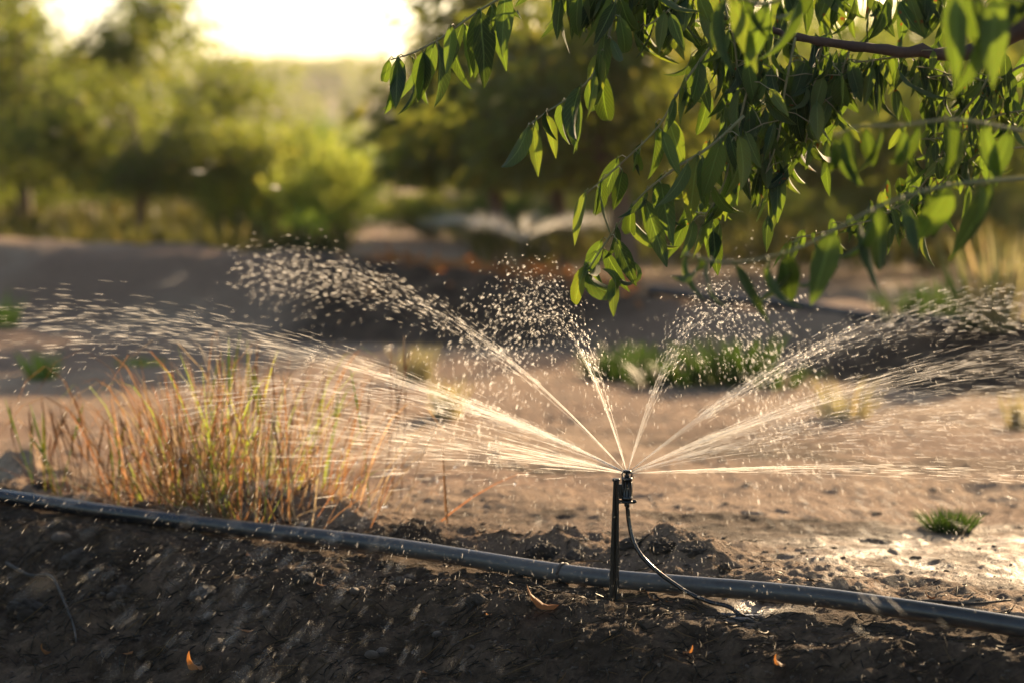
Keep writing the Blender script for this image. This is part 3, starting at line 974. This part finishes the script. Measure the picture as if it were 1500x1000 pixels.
tag(MB().add(V, Q, T).build('mist', M['drop']), 'fine mist drifting around the sprinkler head', 'mist', kind='stuff')

# spray of the distant sprinkler
mb = MB()
P2 = np.array(q2) + [0, 0, .142]
for k in range(11):
    a = 2 * math.pi * k / 11 + .2
    A = P2 + np.array([math.cos(a) * .26, math.sin(a) * .26, .085])
    v0, ta = ballistic(P2, A)
    dv = v0 + g.normal(0, .05, (240, 3)) * 2
    t = g.uniform(.05, 1.5, 240) * ta
    pos = P2 + dv * t[:, None] + np.array([0, 0, -4.9]) * (t ** 2)[:, None]
    V, Q, T = drops_mesh(pos, dv, np.full(240, .0009), np.full(240, .022))
    mb.add(V, Q, T)
tag(mb.build('water_spray', M['drop']), 'blurred spray fanning from the distant sprinkler', 'water spray', kind='stuff')


# ------------------------------------------------------------------ grass and weeds
def blade(base, tip, w, bend=.3, seg=6, g=rng, twist=0.0):
    """a grass blade: a folded tapering strip"""
    base, tip = np.array(base, float), np.array(tip, float)
    d = tip - base
    side = np.array([-d[1], d[0], 0.0]) + g.normal(0, .02, 3) * np.linalg.norm(d) + np.array([1e-4, 0, 0])
    ang = g.uniform(0, np.pi)
    side = np.array([math.cos(ang), math.sin(ang), 0.0])
    ts = np.linspace(0, 1, seg)
    hor = np.array([d[0], d[1], 0])
    pts = base + d * ts[:, None] + np.array([0, 0, 1]) * (bend * np.linalg.norm(hor) * ts * (1 - ts) * 2.2)[:, None]
    wd = w * np.array([.8, 1, .95, .75, .45, .06])[:seg] if seg == 6 else w * (1 - ts ** 2 * .95)
    fold = np.array([side[1], -side[0], .0]) * .25
    V = []
    for p, ww in zip(pts, wd):
        V += [p - side * ww * .5, p + fold * ww, p + side * ww * .5]
    Q = []
    for i in range(seg - 1):
        a = i * 3
        Q += [(a, a + 1, a + 4, a + 3), (a + 1, a + 2, a + 5, a + 4)]
    return np.array(V), np.array(Q)


g = np.random.default_rng(21)
clump = empty('grass_clump', on_ground(345, 722))
tag(clump, 'tall dry orange and green grass clump behind the pipe, wet with spray', 'grass')
CB = clump.location.copy()
fill = {'grass_dry': MB(), 'grass_pale': MB(), 'grass_green': MB()}
tips = []
for k in range(640):
    big = k < 210
    s = g.normal(0, .55)
    bu = 320 + g.normal(0, 1) * 118
    bx = (bu - 345) / F * 3.5
    by = g.normal(0, .09)
    by = max(by, float(pipe_y(CB.x + bx)) + .07 - CB.y)
    hh = abs(g.normal(.11, .05)) + (.045 if big else 0)
    env = math.exp(-((bx + .0) / .2) ** 2)
    hh = min(hh * (.55 + .6 * env), .2)
    lean = np.array([bx * .28 + g.normal(0, .06), g.normal(0, .04)])
    z0 = ground_at(CB.x + bx, CB.y + by) - CB.z - .004
    b0 = np.array([bx * .75, by, z0]); t0 = np.array([bx * .75 + lean[0], by + lean[1], z0 + hh])
    if not big and g.random() < .25: t0[2] = z0 + hh * .45; t0[0] += g.normal(0, .06)
    kind = 'grass_green' if g.random() < (.17 if big else .10) * (1.6 if abs(bx) < .1 else .6) else ('grass_pale' if g.random() < .28 else 'grass_dry')
    V, Q = blade(b0, t0, g.uniform(.0016, .0034) if big else g.uniform(.0009, .0022), g.uniform(-.6, 1.6), 6, g)
    if big:
        o = link('grass_blade', mk('grass_blade', V, Q, M[kind]), clump)
    else:
        fill[kind].add(V, Q)
    if bx > .02: tips.append((b0, t0))
for kname, mb in fill.items():
    tag(mb.build('undergrowth', M[kname], clump), kind='stuff')
# a few stray bent stalks reaching out of the clump
for (u0, v0, Y0), (u1, v1, Y1_), kn, w in (((505, 738, 3.2), (585, 690, 3.2), 'grass_green', .005), ((560, 745, 3.15), (650, 655, 3.15), 'grass_dry', .0035), ((655, 770, 3.1), (648, 652, 3.1), 'grass_dry', .005),
                                       ((215, 745, 3.35), (150, 675, 3.3), 'grass_pale', .006), ((470, 735, 3.3), (515, 560, 3.4), 'grass_green', .004), ((480, 600, 3.5), (530, 510, 3.5), 'grass_dry', .005),
                                       ((100, 690, 3.7), (40, 590, 3.8), 'grass_dry', .003), ((130, 690, 3.7), (110, 560, 3.8), 'grass_dry', .003), ((60, 690, 3.7), (75, 600, 3.8), 'grass_dry', .003)):
    V, Q = blade(np.array(P(u0, v0, Y0) - CB), np.array(P(u1, v1, Y1_) - CB), w, .5, 6, g)
    link('grass_blade', mk('grass_blade', V, Q, M[kn]), clump)
for k in range(70):                         # thin upright stalks with small seed heads
    u0 = g.uniform(40, 260) if k < 42 else g.uniform(260, 560)
    x0 = (u0 - 345) / F * 3.6; y0 = g.uniform(.0, .25)
    y0 = max(y0, float(pipe_y(CB.x + x0)) + .1 - CB.y)
    z0 = ground_at(CB.x + x0, CB.y + y0) - CB.z
    hh = g.uniform(.07, .14) if k < 42 else g.uniform(.13, .235)
    tp = np.array([x0 + g.normal(0, .022), y0 + g.normal(0, .02), z0 + hh])
    pts = smooth_path([(x0, y0, z0 - .004), (np.array([x0, y0, z0]) + tp) / 2 + g.normal(0, .005, 3), tp], 9)
    mb = MB().tube(pts, [.0008, .0008, .0007, .0007, .0006, .0014, .0018, .0013, .0003], 5)
    mb.build('seed_stalk', M['grass_dry'] if g.random() < .7 else M['grass_green'], clump)
bead = MB()
for k in range(60):
    b0, t0 = tips[g.integers(0, len(tips))]
    p = b0 + (t0 - b0) * g.uniform(.3, .95)
    r = g.uniform(.0012, .0022)
    bead.lathe([(r * math.sin(a) + 1e-5, -r * math.cos(a)) for a in np.linspace(0, math.pi, 6)], 8, p)
tag(bead.build('dew_bead', M['bead'], clump), kind='stuff')


def tuft(u, v, h, w, n, mat, label, name='grass_tuft', group='small weeds on the sandy ground', seed=0, bw=.003):
    g = np.random.default_rng(500 + seed)
    base = on_ground(u, v)
    t = empty(name, base)
    tag(t, label, 'weed', group)
    mb = MB()
    for k in range(n):
        a = g.uniform(0, 2 * np.pi); q_ = g.uniform(0, w) * .5
        b0 = np.array([math.cos(a) * q_, math.sin(a) * q_, -.004])
        ln = h * g.uniform(.45, 1.1)
        t0 = b0 + np.array([math.cos(a) * (q_ * .8 + ln * g.uniform(0, .3)), math.sin(a) * (q_ * .8 + ln * g.uniform(0, .3)), ln])
        V, Q = blade(b0, t0, bw * g.uniform(.7, 1.3), .3, 6, g)
        mb.add(V, Q)
    tag(mb.build('blades', M[mat], t), kind='stuff')
    return t


tuft(1390, 778, .03, .055, 330, 'weed_dark', 'small round green tuft on the sunlit damp soil', seed=1, bw=.0022)
tuft(62, 556, .07, .06, 60, 'weed', 'thin green weed on the sand before the grey bank', seed=2, bw=.006)
tuft(203, 534, .02, .10, 60, 'weed', 'flat green weed patch on the sand beside the dry clump', seed=3, bw=.006)
tuft(606, 560, .09, .07, 120, 'weed_pale', 'pale feathery weed between the dry clump and the wet bank', seed=4, bw=.004)
tuft(655, 612, .09, .05, 70, 'weed_pale', 'small pale weed below the arching jet', seed=5, bw=.004)
tuft(1235, 612, .08, .10, 90, 'weed_pale', 'pale weed on the sand below the long jets', seed=6, bw=.005)
tuft(1490, 630, .08, .05, 60, 'weed_pale', 'pale weed stalk on the sand near the small round tuft', seed=7, bw=.005)
tuft(8, 480, .11, .08, 40, 'weed', 'green weed stalks against the foot of the grey bank', seed=8, bw=.008)
for k, (u, v, h, w, n, lab) in enumerate(((900, 556, .07, .13, 60, 'leafy dark green weed between the two steep jets, below the wet bank'), (985, 562, .06, .18, 70, 'broad dark green weed right behind the steep jet under the hanging leaves'),
                                          (1070, 562, .11, .16, 90, 'tallest broad green weed behind the drops falling from the steep jet'), (1140, 570, .06, .12, 45, 'small green weed behind the long arching jet'), (940, 540, .07, .14, 50, 'green weed closest to the foot of the leaning trunk, below the bank'))):
    tuft(u, v, h, w, n, 'weed_dark', lab, seed=20 + k, bw=.012, group='broad weeds behind the jets')
for k, (u, v, h, w, n, lab) in enumerate(((1385, 470, .11, .2, 60, 'green weed on the far bank under the near blurred leaves'), (1440, 478, .2, .15, 70, 'tall green weed on the far bank beside the pale seed stalks'), (1470, 482, .24, .12, 70, 'tall pale seed stalks beside the green weeds on the far bank'),
                                          (1330, 465, .08, .2, 40, 'lowest green weed on the far bank next to the dark pipe'))):
    tuft(u, v, h, w, n, 'weed_pale' if k == 2 else 'weed_dark', lab, seed=30 + k, bw=.009, group='weeds on the far bank')

# ------------------------------------------------------------------ litter on the soil
def rock_verts(g, r, sub=2, flat=.7):
    import bmesh
    bm = bmesh.new()
    bmesh.ops.create_icosphere(bm, subdivisions=sub, radius=1)
    V = np.array([v.co[:] for v in bm.verts]); T = np.array([[v.index for v in f.verts] for f in bm.faces])
    bm.free()
    o = g.uniform(0, 50, 3)
    s = 1 + .35 * fbm(V[:, 0] * 1.3 + o[0], V[:, 1] * 1.3 + V[:, 2] + o[1], 3, 3) + .2 * fbm(V[:, 2] * 3 + o[2], V[:, 0] * 3 - V[:, 1] * 2, 4, 3, True)
    if sub > 2:
        s = s + .32 * fbm(V[:, 0] * 3.1 + V[:, 2] * 1.7 + o[1], V[:, 1] * 3.1 - V[:, 2] * 2.2, 14, 4, True) + .16 * fbm(V[:, 0] * 9 + V[:, 2] * 5, V[:, 1] * 9 - V[:, 2] * 7, 15, 3)
    return V * s[:, None] * r * np.array([1, g.uniform(.6, 1), flat]), T


g = np.random.default_rng(8)
cl = [mk('soil_clod', *rock_verts(g, 1.0, 4, g.uniform(.45, .7)), M['clod']) for k in range(5)]
spots = [(60, 712, .018), (430, 768, .013), (505, 780, .016), (345, 745, .015), (800, 812, .02), (845, 818, .013), (930, 800, .017), (975, 806, .022), (1020, 812, .018), (1060, 838, .012), (1160, 862, .010), (1250, 870, .011),
         (1330, 882, .012), (250, 742, .014), (590, 858, .012), (300, 870, .02), (110, 820, .024), (180, 870, .016), (40, 900, .03), (700, 880, .013), (620, 800, .014), (690, 812, .012), (1420, 900, .012), (90, 770, .017), (445, 850, .013)]
for k, (u, v, r) in enumerate(spots):
    p = on_ground(u, v)
    o = link('soil_clod', cl[k % 5])
    o.location = p - Vector((0, 0, r * .12)); r *= .85; o.scale = (r, r, r); o.rotation_euler = (g.uniform(-.3, .3), g.uniform(-.3, .3), g.uniform(0, 6))
    tag(o, 'lump of dark damp soil lying close along the irrigation pipe', 'clod', 'soil clods along the pipe')
st_ = [mk('stone', *rock_verts(g, 1.0, 2, .6), M['stone']) for k in range(3)]
for k, (u, v, r) in enumerate(((560, 960, .010), (545, 968, .008), (520, 870, .007), (390, 905, .007), (90, 790, .012), (310, 905, .009), (165, 880, .008), (640, 930, .006), (600, 850, .008))):
    p = on_ground(u, v)
    o = link('stone', st_[k % 3])
    o.location = p + Vector((0, 0, r * .1)); o.scale = (r, r, r); o.rotation_euler = (0, 0, g.uniform(0, 6))
    tag(o, 'small dusty brown stone among the dark mulch before the pipe', 'stone', 'stones among the mulch')

crumb = MB()
bV, bT = rock_verts(g, 1.0, 1, .7)
bV = bV * g.uniform(.55, 1.35, (len(bV), 1)) * np.array([1.25, .85, .8])
n = 6500
xs = g.uniform(-.9, .8, n); dd = g.normal(.12, .26, n)
ys = pipe_y(xs) - dd
ok = (np.abs(dd) > .016) & (ys > 2.0)
xs, ys = xs[ok], ys[ok]
zs = landf(xs, ys)
rr = .0008 + .0032 * g.random(len(xs)) ** 3.2
Vs = (bV[None] * rr[:, None, None])
an = g.uniform(0, 6.28, len(xs))
ca, sa = np.cos(an)[:, None], np.sin(an)[:, None]
Vr = np.stack([Vs[:, :, 0] * ca - Vs[:, :, 1] * sa, Vs[:, :, 0] * sa + Vs[:, :, 1] * ca, Vs[:, :, 2]], 2) + np.stack([xs, ys, zs + rr * .3], 1)[:, None]
Ts = bT[None] + (np.arange(len(xs)) * len(bV))[:, None, None]
crumb.add(Vr.reshape(-1, 3), None, Ts.reshape(-1, 3))
tag(crumb.build('soil_crumbs', M['clod'], None, False), 'loose crumbs of damp soil scattered along the pipe', 'soil', kind='stuff')


n = 1300
xs = g.uniform(-1.6, 1.6, n); ys = 2.75 + 4 * g.random(n) ** 1.4
ok = ys > pipe_y(xs) + .1
xs, ys = xs[ok], ys[ok]
rr = .0014 + .006 * g.random(len(xs)) ** 3.5
an = g.uniform(0, 6.28, len(xs)); ca, sa = np.cos(an)[:, None], np.sin(an)[:, None]
Vs = (bV[None] * rr[:, None, None])
Vr = np.stack([Vs[:, :, 0] * ca - Vs[:, :, 1] * sa, Vs[:, :, 0] * sa + Vs[:, :, 1] * ca, Vs[:, :, 2]], 2) + np.stack([xs, ys, landf(xs, ys) + rr * .2], 1)[:, None]
Ts = bT[None] + (np.arange(len(xs)) * len(bV))[:, None, None]
tag(MB().add(Vr.reshape(-1, 3), None, Ts.reshape(-1, 3)).build('pebbles', M['stone'], None, False), 'loose pebbles and crumbs on the sunlit sand', 'pebbles', kind='stuff')


def litter(n, mat, name, label, lmin, lmax, w, seed, dmu, dsd, umin=-.95, umax=.85):
    g = np.random.default_rng(seed)
    mb = MB()
    for k in range(n):
        x = g.uniform(umin, umax); d = g.normal(dmu, dsd); y = pipe_y(x) - d
        if y < 2.0 or abs(d) < .02: continue
        a = g.uniform(0, 6.28); L = g.uniform(lmin, lmax)
        cv = g.normal(0, .5)
        pts = []
        for s in np.linspace(-.5, .5, 4):
            px, py = x + math.cos(a + cv * s) * L * s, y + math.sin(a + cv * s) * L * s
            pts.append((px, py, 0))
        pts = np.array(pts); z = landf(pts[:, 0], pts[:, 1])
        z = np.maximum(z, (z[0] + (z[-1] - z[0]) * np.linspace(0, 1, 4))) if L > .012 else z
        pts[:, 2] = z + g.uniform(.0003, .003) + np.linspace(0, g.uniform(-.002, .005), 4)
        mb.tube(pts, np.array([.6, 1, .9, .4]) * w * g.uniform(.6, 1.4), 3, cap=False)
    tag(mb.build(name, M[mat]), label, 'litter', kind='stuff')


litter(900, 'straw', 'straw_litter', 'short bits of old straw strewn over the damp soil', .010, .045, .00055, 41, .2, .2)
litter(6500, 'mulch', 'mulch_fibres', 'matted dark mulch fibres covering the soil before the pipe', .006, .024, .00075, 42, .26, .2)

g = np.random.default_rng(57)  # orange leaves added for warm highlights where sun strikes the bank crest
n = 260
xs = g.uniform(-.45, .35, n); ys = np.interp(xs, CX, CYY) + g.normal(.25, .22, n)
cen = np.stack([xs, ys, landf(xs, ys) + .012], 1)
V, T = leaf_cloud(cen, np.zeros_like(cen), .05, .018, 0, g)
V[:, 2] = np.maximum(V[:, 2], landf(V[:, 0], V[:, 1]) + .003)
tag(link('highlight_leaves', mk('highlight_leaves', V, T, M['highlight_litter'], False)), 'orange dry leaves added as sunlit highlights along the crest of the wet bank', 'leaf litter', kind='stuff')

# fallen leaves and dead twigs, one by one
def leaf_mesh(name, seed, mat, curl=.4, fold=.35, wr=.30, nl=10, stalk=.16, wave=.05):
    """unit-length lance leaf pointing down -Z from its stalk, face towards -Y; uv across and along"""
    g = np.random.default_rng(seed)
    ts = np.linspace(0, 1, nl)
    prof = np.sin(np.pi * ts ** .78) ** .85 * (1 - .25 * ts) * wr * .62
    prof[0] = .012; prof[-1] = .004
    ang, y, z = 0.0, 0.0, 0.0
    V, uv = [], []
    for i, t in enumerate(ts):
        if i:
            ang += curl / (nl - 1) * (1 + g.normal(0, .25))
            y += math.sin(ang) / (nl - 1); z -= math.cos(ang) / (nl - 1)
        w = prof[i]
        nrm = np.array([0, -math.cos(ang), -math.sin(ang)])
        for s, sx in enumerate((-1, -.5, 0, .5, 1)):
            off = fold * w * abs(sx) ** 1.2 + wave * w * math.sin(t * 14 + sx * 2 + seed)
            V.append(np.array([sx * w * math.cos(fold * .5), y, z]) + nrm * off + [g.normal(0, .004) if abs(sx) == 1 else 0, 0, 0])
            uv.append((.5 + sx * .5, t))
    Q = []
    for i in range(nl - 1):
        for s in range(4):
            a = i * 5 + s
            Q.append((a, a + 1, a + 6, a + 5))
    nq = len(V)
    mb = MB().add(V, Q)
    if stalk:
        mb.tube([(0, .0, 0.03), (0, -.02, -.02), (0, 0.0, -.10)], [.013, .013, .008], 4, cap=False)
    me = mb.mesh(name, mat)
    ul = me.uv_layers.new(name='UVMap')
    vi = np.zeros(len(me.loops), int); me.loops.foreach_get('vertex_index', vi)
    uvs = np.array(uv + [(.5, 0)] * (len(me.vertices) - nq))
    ul.data.foreach_set('uv', uvs[vi].astype(np.float32).ravel())
    return me


dry = [leaf_mesh('fallen_leaf', 60 + k, M['dry_leaf'], [1.2, .7, 2.0, .3][k], [.7, .4, .9, .5][k], .34, 9, 0, .12) for k in range(4)]
fl_ = [(818, 893, .044, 'long curled orange dry leaf lying on the mulch beside the stake', 0.1), (372, 927, .022, None, .5), (295, 985, .032, 'large curled orange leaf at the lower edge of the mulch', 1.2), (362, 815, .016, None, 2), (965, 884, .016, None, .3), (985, 886, .013, None, .9),
       (838, 858, .016, None, .2), (945, 868, .012, None, .7), (1000, 963, .018, None, 2.4), (480, 868, .014, None, .1), (75, 965, .018, None, .4), (195, 960, .016, None, .9), (1370, 880, .014, None, 0), (720, 905, .012, None, 1.1), (1150, 985, .018, None, .6), (620, 990, .014, None, 2.0), (255, 755, .016, None, .2)]
for k, (u, v, L, lab, rz) in enumerate(fl_):
    p = on_ground(u, v)
    o = link('fallen_leaf', dry[k % 4])
    o.location = p + Vector((0, 0, .004)); o.scale = (L, L, L)
    o.rotation_euler = Euler((R(78), R(random.uniform(-14, 14)), rz + 1.5))
    tag(o, lab or 'small fallen orange brown leaf on the damp soil near the pipe', 'leaf', 'fallen leaves on the soil')
for k, (pts, r, lab) in enumerate((([(10, 838), (45, 850), (75, 856), (95, 890), (108, 925), (112, 950)], .0026, 'thin dark bent twig lying on the mulch'),
                                   ([(1290, 905), (1350, 893), (1420, 892), (1480, 888)], .0028, 'dark dead twig on the crumbs behind the pipe'))):
    pw = [on_ground(u, v) for u, v in pts]
    loc = pw[0]
    mb = MB().tube(smooth_path([np.array(p - loc) + [0, 0, .006] for p in pw], 18), np.linspace(r, r * .45, 18), 7)
    o = mb.build('dead_twig', M['dark_twig']); o.location = loc
    tag(o, lab, 'twig')

# ------------------------------------------------------------------ the overhanging almond tree
alm = empty('almond_tree', (1.75, 2.55, ground_at(1.75, 2.55)))
tag(alm, 'overhanging leafy almond branch with drooping twigs above the spray', 'tree')
AL = np.array(alm.location)
lp = [np.array(P(u, v, Y)) for u, v, Y in ((1900, -80, 2.7), (1560, 15, 2.72), (1500, 38, 2.72), (1440, 70, 2.72), (1390, 79, 2.71), (1310, 74, 2.70), (1230, 66, 2.69), (1150, 50, 2.68), (1080, 30, 2.67), (1000, -12, 2.66))]
lps = smooth_path([AL + [0, 0, .95]] + lp, 50) - AL
lps += np.random.default_rng(4).normal(0, .0013, lps.shape)
MB().tube(lps, np.interp(np.linspace(0, 1, 50), [0, .5, .7, 1], [.022, .0075, .0048, .002]) * np.random.default_rng(6).uniform(.86, 1.2, 50), 10).build('limb', M['limb'], alm)
MB().tube(smooth_path([(0, 0, -.15), (.03, 0, .4), (0, .02, .9), (-.05, 0, 1.25), (-.1, .05, 1.9)], 16), np.linspace(.06, .028, 16), 12).build('trunk', M['bark'], alm)
LEAVES = [leaf_mesh('leaf', 10 + k, M['leaf'], [.35, .7, 1.1, .2, .9, 1.4, -.5, .6][k], [.3, .6, .9, .2, .5, .7, .4, 1.1][k], [.27, .25, .23, .28, .255, .24, .265, .22][k]) for k in range(8)]
RING = leaf_mesh('leaf', 40, M['leaf'], 5.2, .4, .26, 14, .1)
NLEAF = [0]
extra = []


LV = []
for me in LEAVES:
    co = np.zeros(len(me.vertices) * 3); me.vertices.foreach_get('co', co)
    vi = np.zeros(len(me.loops), int); me.loops.foreach_get('vertex_index', vi)
    uvl = np.zeros(len(me.loops) * 2); me.uv_layers[0].data.foreach_get('uv', uvl)
    LV.append((co.reshape(-1, 3), vi.reshape(-1, 4), uvl.reshape(-1, 2)))
JOIN = {'V': [], 'Q': [], 'UV': [], 'n': 0}


def put_leaf(tw, p, L, g, yaw=None, tilt=None, roll=None, mesh=None, joined=False):
    yaw = g.normal(0, 48) if yaw is None else yaw
    tilt = g.normal(0, 17) if tilt is None else tilt          # swing of the tip in the picture plane
    pitch = g.normal(6, 20)
    if g.random() < .25: yaw += 180
    k = int(g.integers(0, 8)); w = g.uniform(.88, 1.15)
    rot = Matrix.Rotation(R(tilt), 3, 'Y') @ Matrix.Rotation(R(pitch), 3, 'X') @ Matrix.Rotation(R(yaw), 3, 'Z')
    if joined:
        V, Q, UV = LV[k]
        V = (V * np.array([L * w, L * w, L])) @ np.array(rot).T + np.array(p) - AL
        JOIN['V'].append(V); JOIN['Q'].append(Q + JOIN['n']); JOIN['UV'].append(UV); JOIN['n'] += len(V)
        return
    o = link('leaf', mesh or LEAVES[k], tw)
    o.location = Vector(p) - alm.location
    o.rotation_euler = rot.to_euler()
    L *= g.choice([.75, 1.0, 1.0, 1.1, 1.2])
    o.scale = (L * w, L * w, L)
    NLEAF[0] += 1
    return o


def twig(pts, Y, n, lpx, seed, r0=.0022, r1=.0008, wide=0.0, ysd=.04, end=2, tmin=.05, mat='twig', lsd=.14, more=0):
    """a drooping twig through photograph pixels at distance Y (one value or one per point), leaves hanging from it"""
    g = np.random.default_rng(seed)
    Ys = Y if isinstance(Y, (list, tuple)) else [Y] * len(pts)
    wp = np.array([np.array(P(u, v, y)) for (u, v), y in zip(pts, Ys)])
    cur = smooth_path(wp, 26)
    tw = MB().tube(cur - AL, np.linspace(r0, r1, 26), 7).build('twig', M[mat], alm)
    mpp = float(np.mean(Ys)) / F                                # metres to a photograph pixel here
    for k in range(n):
        t = tmin + (1.0 - tmin) * (k + g.uniform(-.3, .3)) / max(1, n - 1) if n > 1 else .9
        if k >= n - end: t = 1.0 - .02 * (n - k)
        t = min(max(t, 0), 1)
        i = t * 25; a = int(min(i, 24)); f = i - a
        p = cur[a] * (1 - f) + cur[a + 1] * f
        s = 1 if k % 2 else -1
        off = np.array([s * g.uniform(1, 9) * mpp + g.normal(0, wide) * mpp, g.normal(0, ysd), -g.uniform(0, 6) * mpp + g.normal(0, wide * .6) * mpp])
        q_ = p + off
        if wide or np.linalg.norm(off) > .004:                  # leaf stalk arches out from the twig
            midp = (p + q_) / 2 + np.array([0, 0, .003])
            extra.append((p, midp, q_))
        put_leaf(tw, q_, lpx * mpp * g.uniform(1 - lsd * 1.6, 1 + lsd), g, tilt=-s * g.uniform(-6, 26) if not wide else None)
    for k in range(more):
        i = g.uniform(0, 24.9); a = int(i); f = i - a
        p = cur[a] * (1 - f) + cur[a + 1] * f + np.array([g.normal(0, wide * 1.15) * mpp, abs(g.normal(0, ysd * 1.3)), g.normal(0, wide * .9) * mpp])
        put_leaf(tw, p, lpx * mpp * g.uniform(.75, 1.1), g, joined=True)
    return tw


twig([(1000, -12), (900, -34), (820, -30), (760, -14), (715, 8), (680, 32), (640, 60), (605, 78), (572, 88)], [2.66, 2.64, 2.63, 2.62, 2.62, 2.62, 2.62, 2.62, 2.62], 19, 88, 1, .0018, tmin=.4)
twig([(985, -16), (925, -32), (905, -10), (893, 48), (872, 105), (838, 140), (800, 165), (772, 186)], [2.66, 2.63, 2.60, 2.60, 2.60, 2.60, 2.60, 2.60], 19, 88, 32, .0018, tmin=.25)
twig([(1075, 20), (1040, 70), (1000, 125), (965, 185), (915, 235), (858, 285)], [2.64, 2.63, 2.62, 2.6, 2.6, 2.6], 19, 80, 3, .0018)
tw4 = twig([(1090, 170), (1040, 215), (985, 250), (935, 292), (890, 352), (864, 392)], 2.60, 21, 82, 4, .0018)
twig([(1120, 45), (1098, 120), (1078, 200), (1058, 275), (1030, 320)], 2.64, 16, 68, 5, .0016, wide=18, more=45)
twig([(1165, 55), (1150, 130), (1140, 200), (1120, 260)], 2.68, 16, 68, 6, .0016, wide=24, more=59)
twig([(1205, 62), (1195, 110), (1188, 160), (1180, 210)], 2.70, 15, 68, 7, .0016, wide=24, more=45)
twig([(1060, 5), (1075, 60), (1082, 110), (1100, 160)], 2.66, 13, 66, 8, .0016, wide=26, more=52)
twig([(1060, -20), (960, -26), (880, -24), (800, -18)], 2.66, 18, 74, 9, .0016, wide=16, more=66)
twig([(1000, -10), (985, 10), (968, 25), (945, 40)], 2.63, 9, 66, 10, .0014, wide=12, more=14)
twig([(1390, 80), (1330, 82), (1270, 90), (1215, 95)], 2.72, 16, 60, 11, .0016, wide=18, more=49)
twig([(1500, -20), (1400, -16), (1300, -12), (1200, -20), (1090, -16)], 2.74, 20, 66, 12, .0016, wide=16, more=59)
twig([(1470, 60), (1440, 128), (1405, 172), (1372, 240), (1335, 290), (1290, 318)], [2.72, 2.72, 2.74, 2.76, 2.78, 2.78], 18, 54, 13, .0016, wide=20, more=73)
twig([(1520, 160), (1460, 170), (1390, 200), (1340, 205)], 2.76, 12, 54, 14, .0015, wide=18, more=38)
twig([(1330, 292), (1290, 318), (1240, 332), (1185, 345), (1160, 350)], 2.80, 10, 46, 15, .0012, wide=10, more=24)
twig([(1500, 95), (1450, 118), (1400, 110), (1330, 118)], 2.74, 8, 58, 20, .0015, wide=22, more=44)
twig([(1510, 215), (1440, 225), (1385, 262), (1345, 300)], 2.80, 6, 52, 21, .0014, wide=18, more=34)
twig([(1250, 60), (1235, 100), (1228, 140)], 2.71, 6, 60, 22, .0014, wide=18, more=26)
# nearer twigs, out of focus
twig([(1620, 250), (1500, 262), (1390, 272), (1300, 298), (1235, 330), (1165, 366), (1070, 385), (1000, 372)], [1.98, 1.98, 1.98, 2.0, 2.0, 2.02, 2.05, 2.06], 17, 112, 16, .0022, .0009, ysd=.02, tmin=.18)
twig([(1620, 200), (1500, 192), (1400, 176), (1320, 184), (1255, 186), (1225, 200)], 2.0, 11, 100, 57, .0018, .0008, ysd=.02, tmin=.2)
twig([(1620, -30), (1530, -10), (1450, -8), (1405, -20)], 1.9, 9, 130, 18, .0022, .001, ysd=.02, tmin=.2)
twig([(1200, -30), (1130, 5), (1090, 0), (1065, -5)], 2.1, 8, 100, 19, .0018, .001, ysd=.02)
# the leaf curled into a ring at the lowest twig end
g = np.random.default_rng(3)
put_leaf(tw4, P(862, 398, 2.60), 90 * 2.6 / F, g, 80, 20, mesh=RING)
put_leaf(tw4, P(905, 402, 2.60), 80 * 2.6 / F, g, 250, -18, mesh=RING)
put_leaf(tw4, P(900, 405, 2.60), 62 * 2.6 / F, g, 20, 4)
mb = MB()
for a, b, c in extra:
    mb.tube(np.array([a, b, c]) - AL, [.0007, .0006, .0006], 4, cap=False)
tag(mb.build('leaf_stalk', M['twig'], alm), kind='stuff')
jm = mk('leaf_cluster', np.concatenate(JOIN['V']), np.concatenate(JOIN['Q']), M['leaf'])
jm.uv_layers.new(name='UVMap').data.foreach_set('uv', np.concatenate(JOIN['UV']).astype(np.float32).ravel())
tag(link('leaf_cluster', jm, alm), kind='stuff')

# ------------------------------------------------------------------ haze
hz, hnt, hb = new_mat('haze')
hnt.nodes.remove(hb)
pv = N(hnt, 'ShaderNodeVolumePrincipled')
pv.inputs['Color'].default_value = (1.0, .97, .92, 1)
pv.inputs['Density'].default_value = 0.0005
pv.inputs['Anisotropy'].default_value = 0.5
hnt.links.new(pv.outputs[0], hnt.nodes['Material Output'].inputs['Volume'])
hbx = MB().box((-345, -24, -3), (345, 440, 18)).build('haze', hz, None, False)
tag(hbx, 'warm sunlit haze over the orchard', kind='stuff')
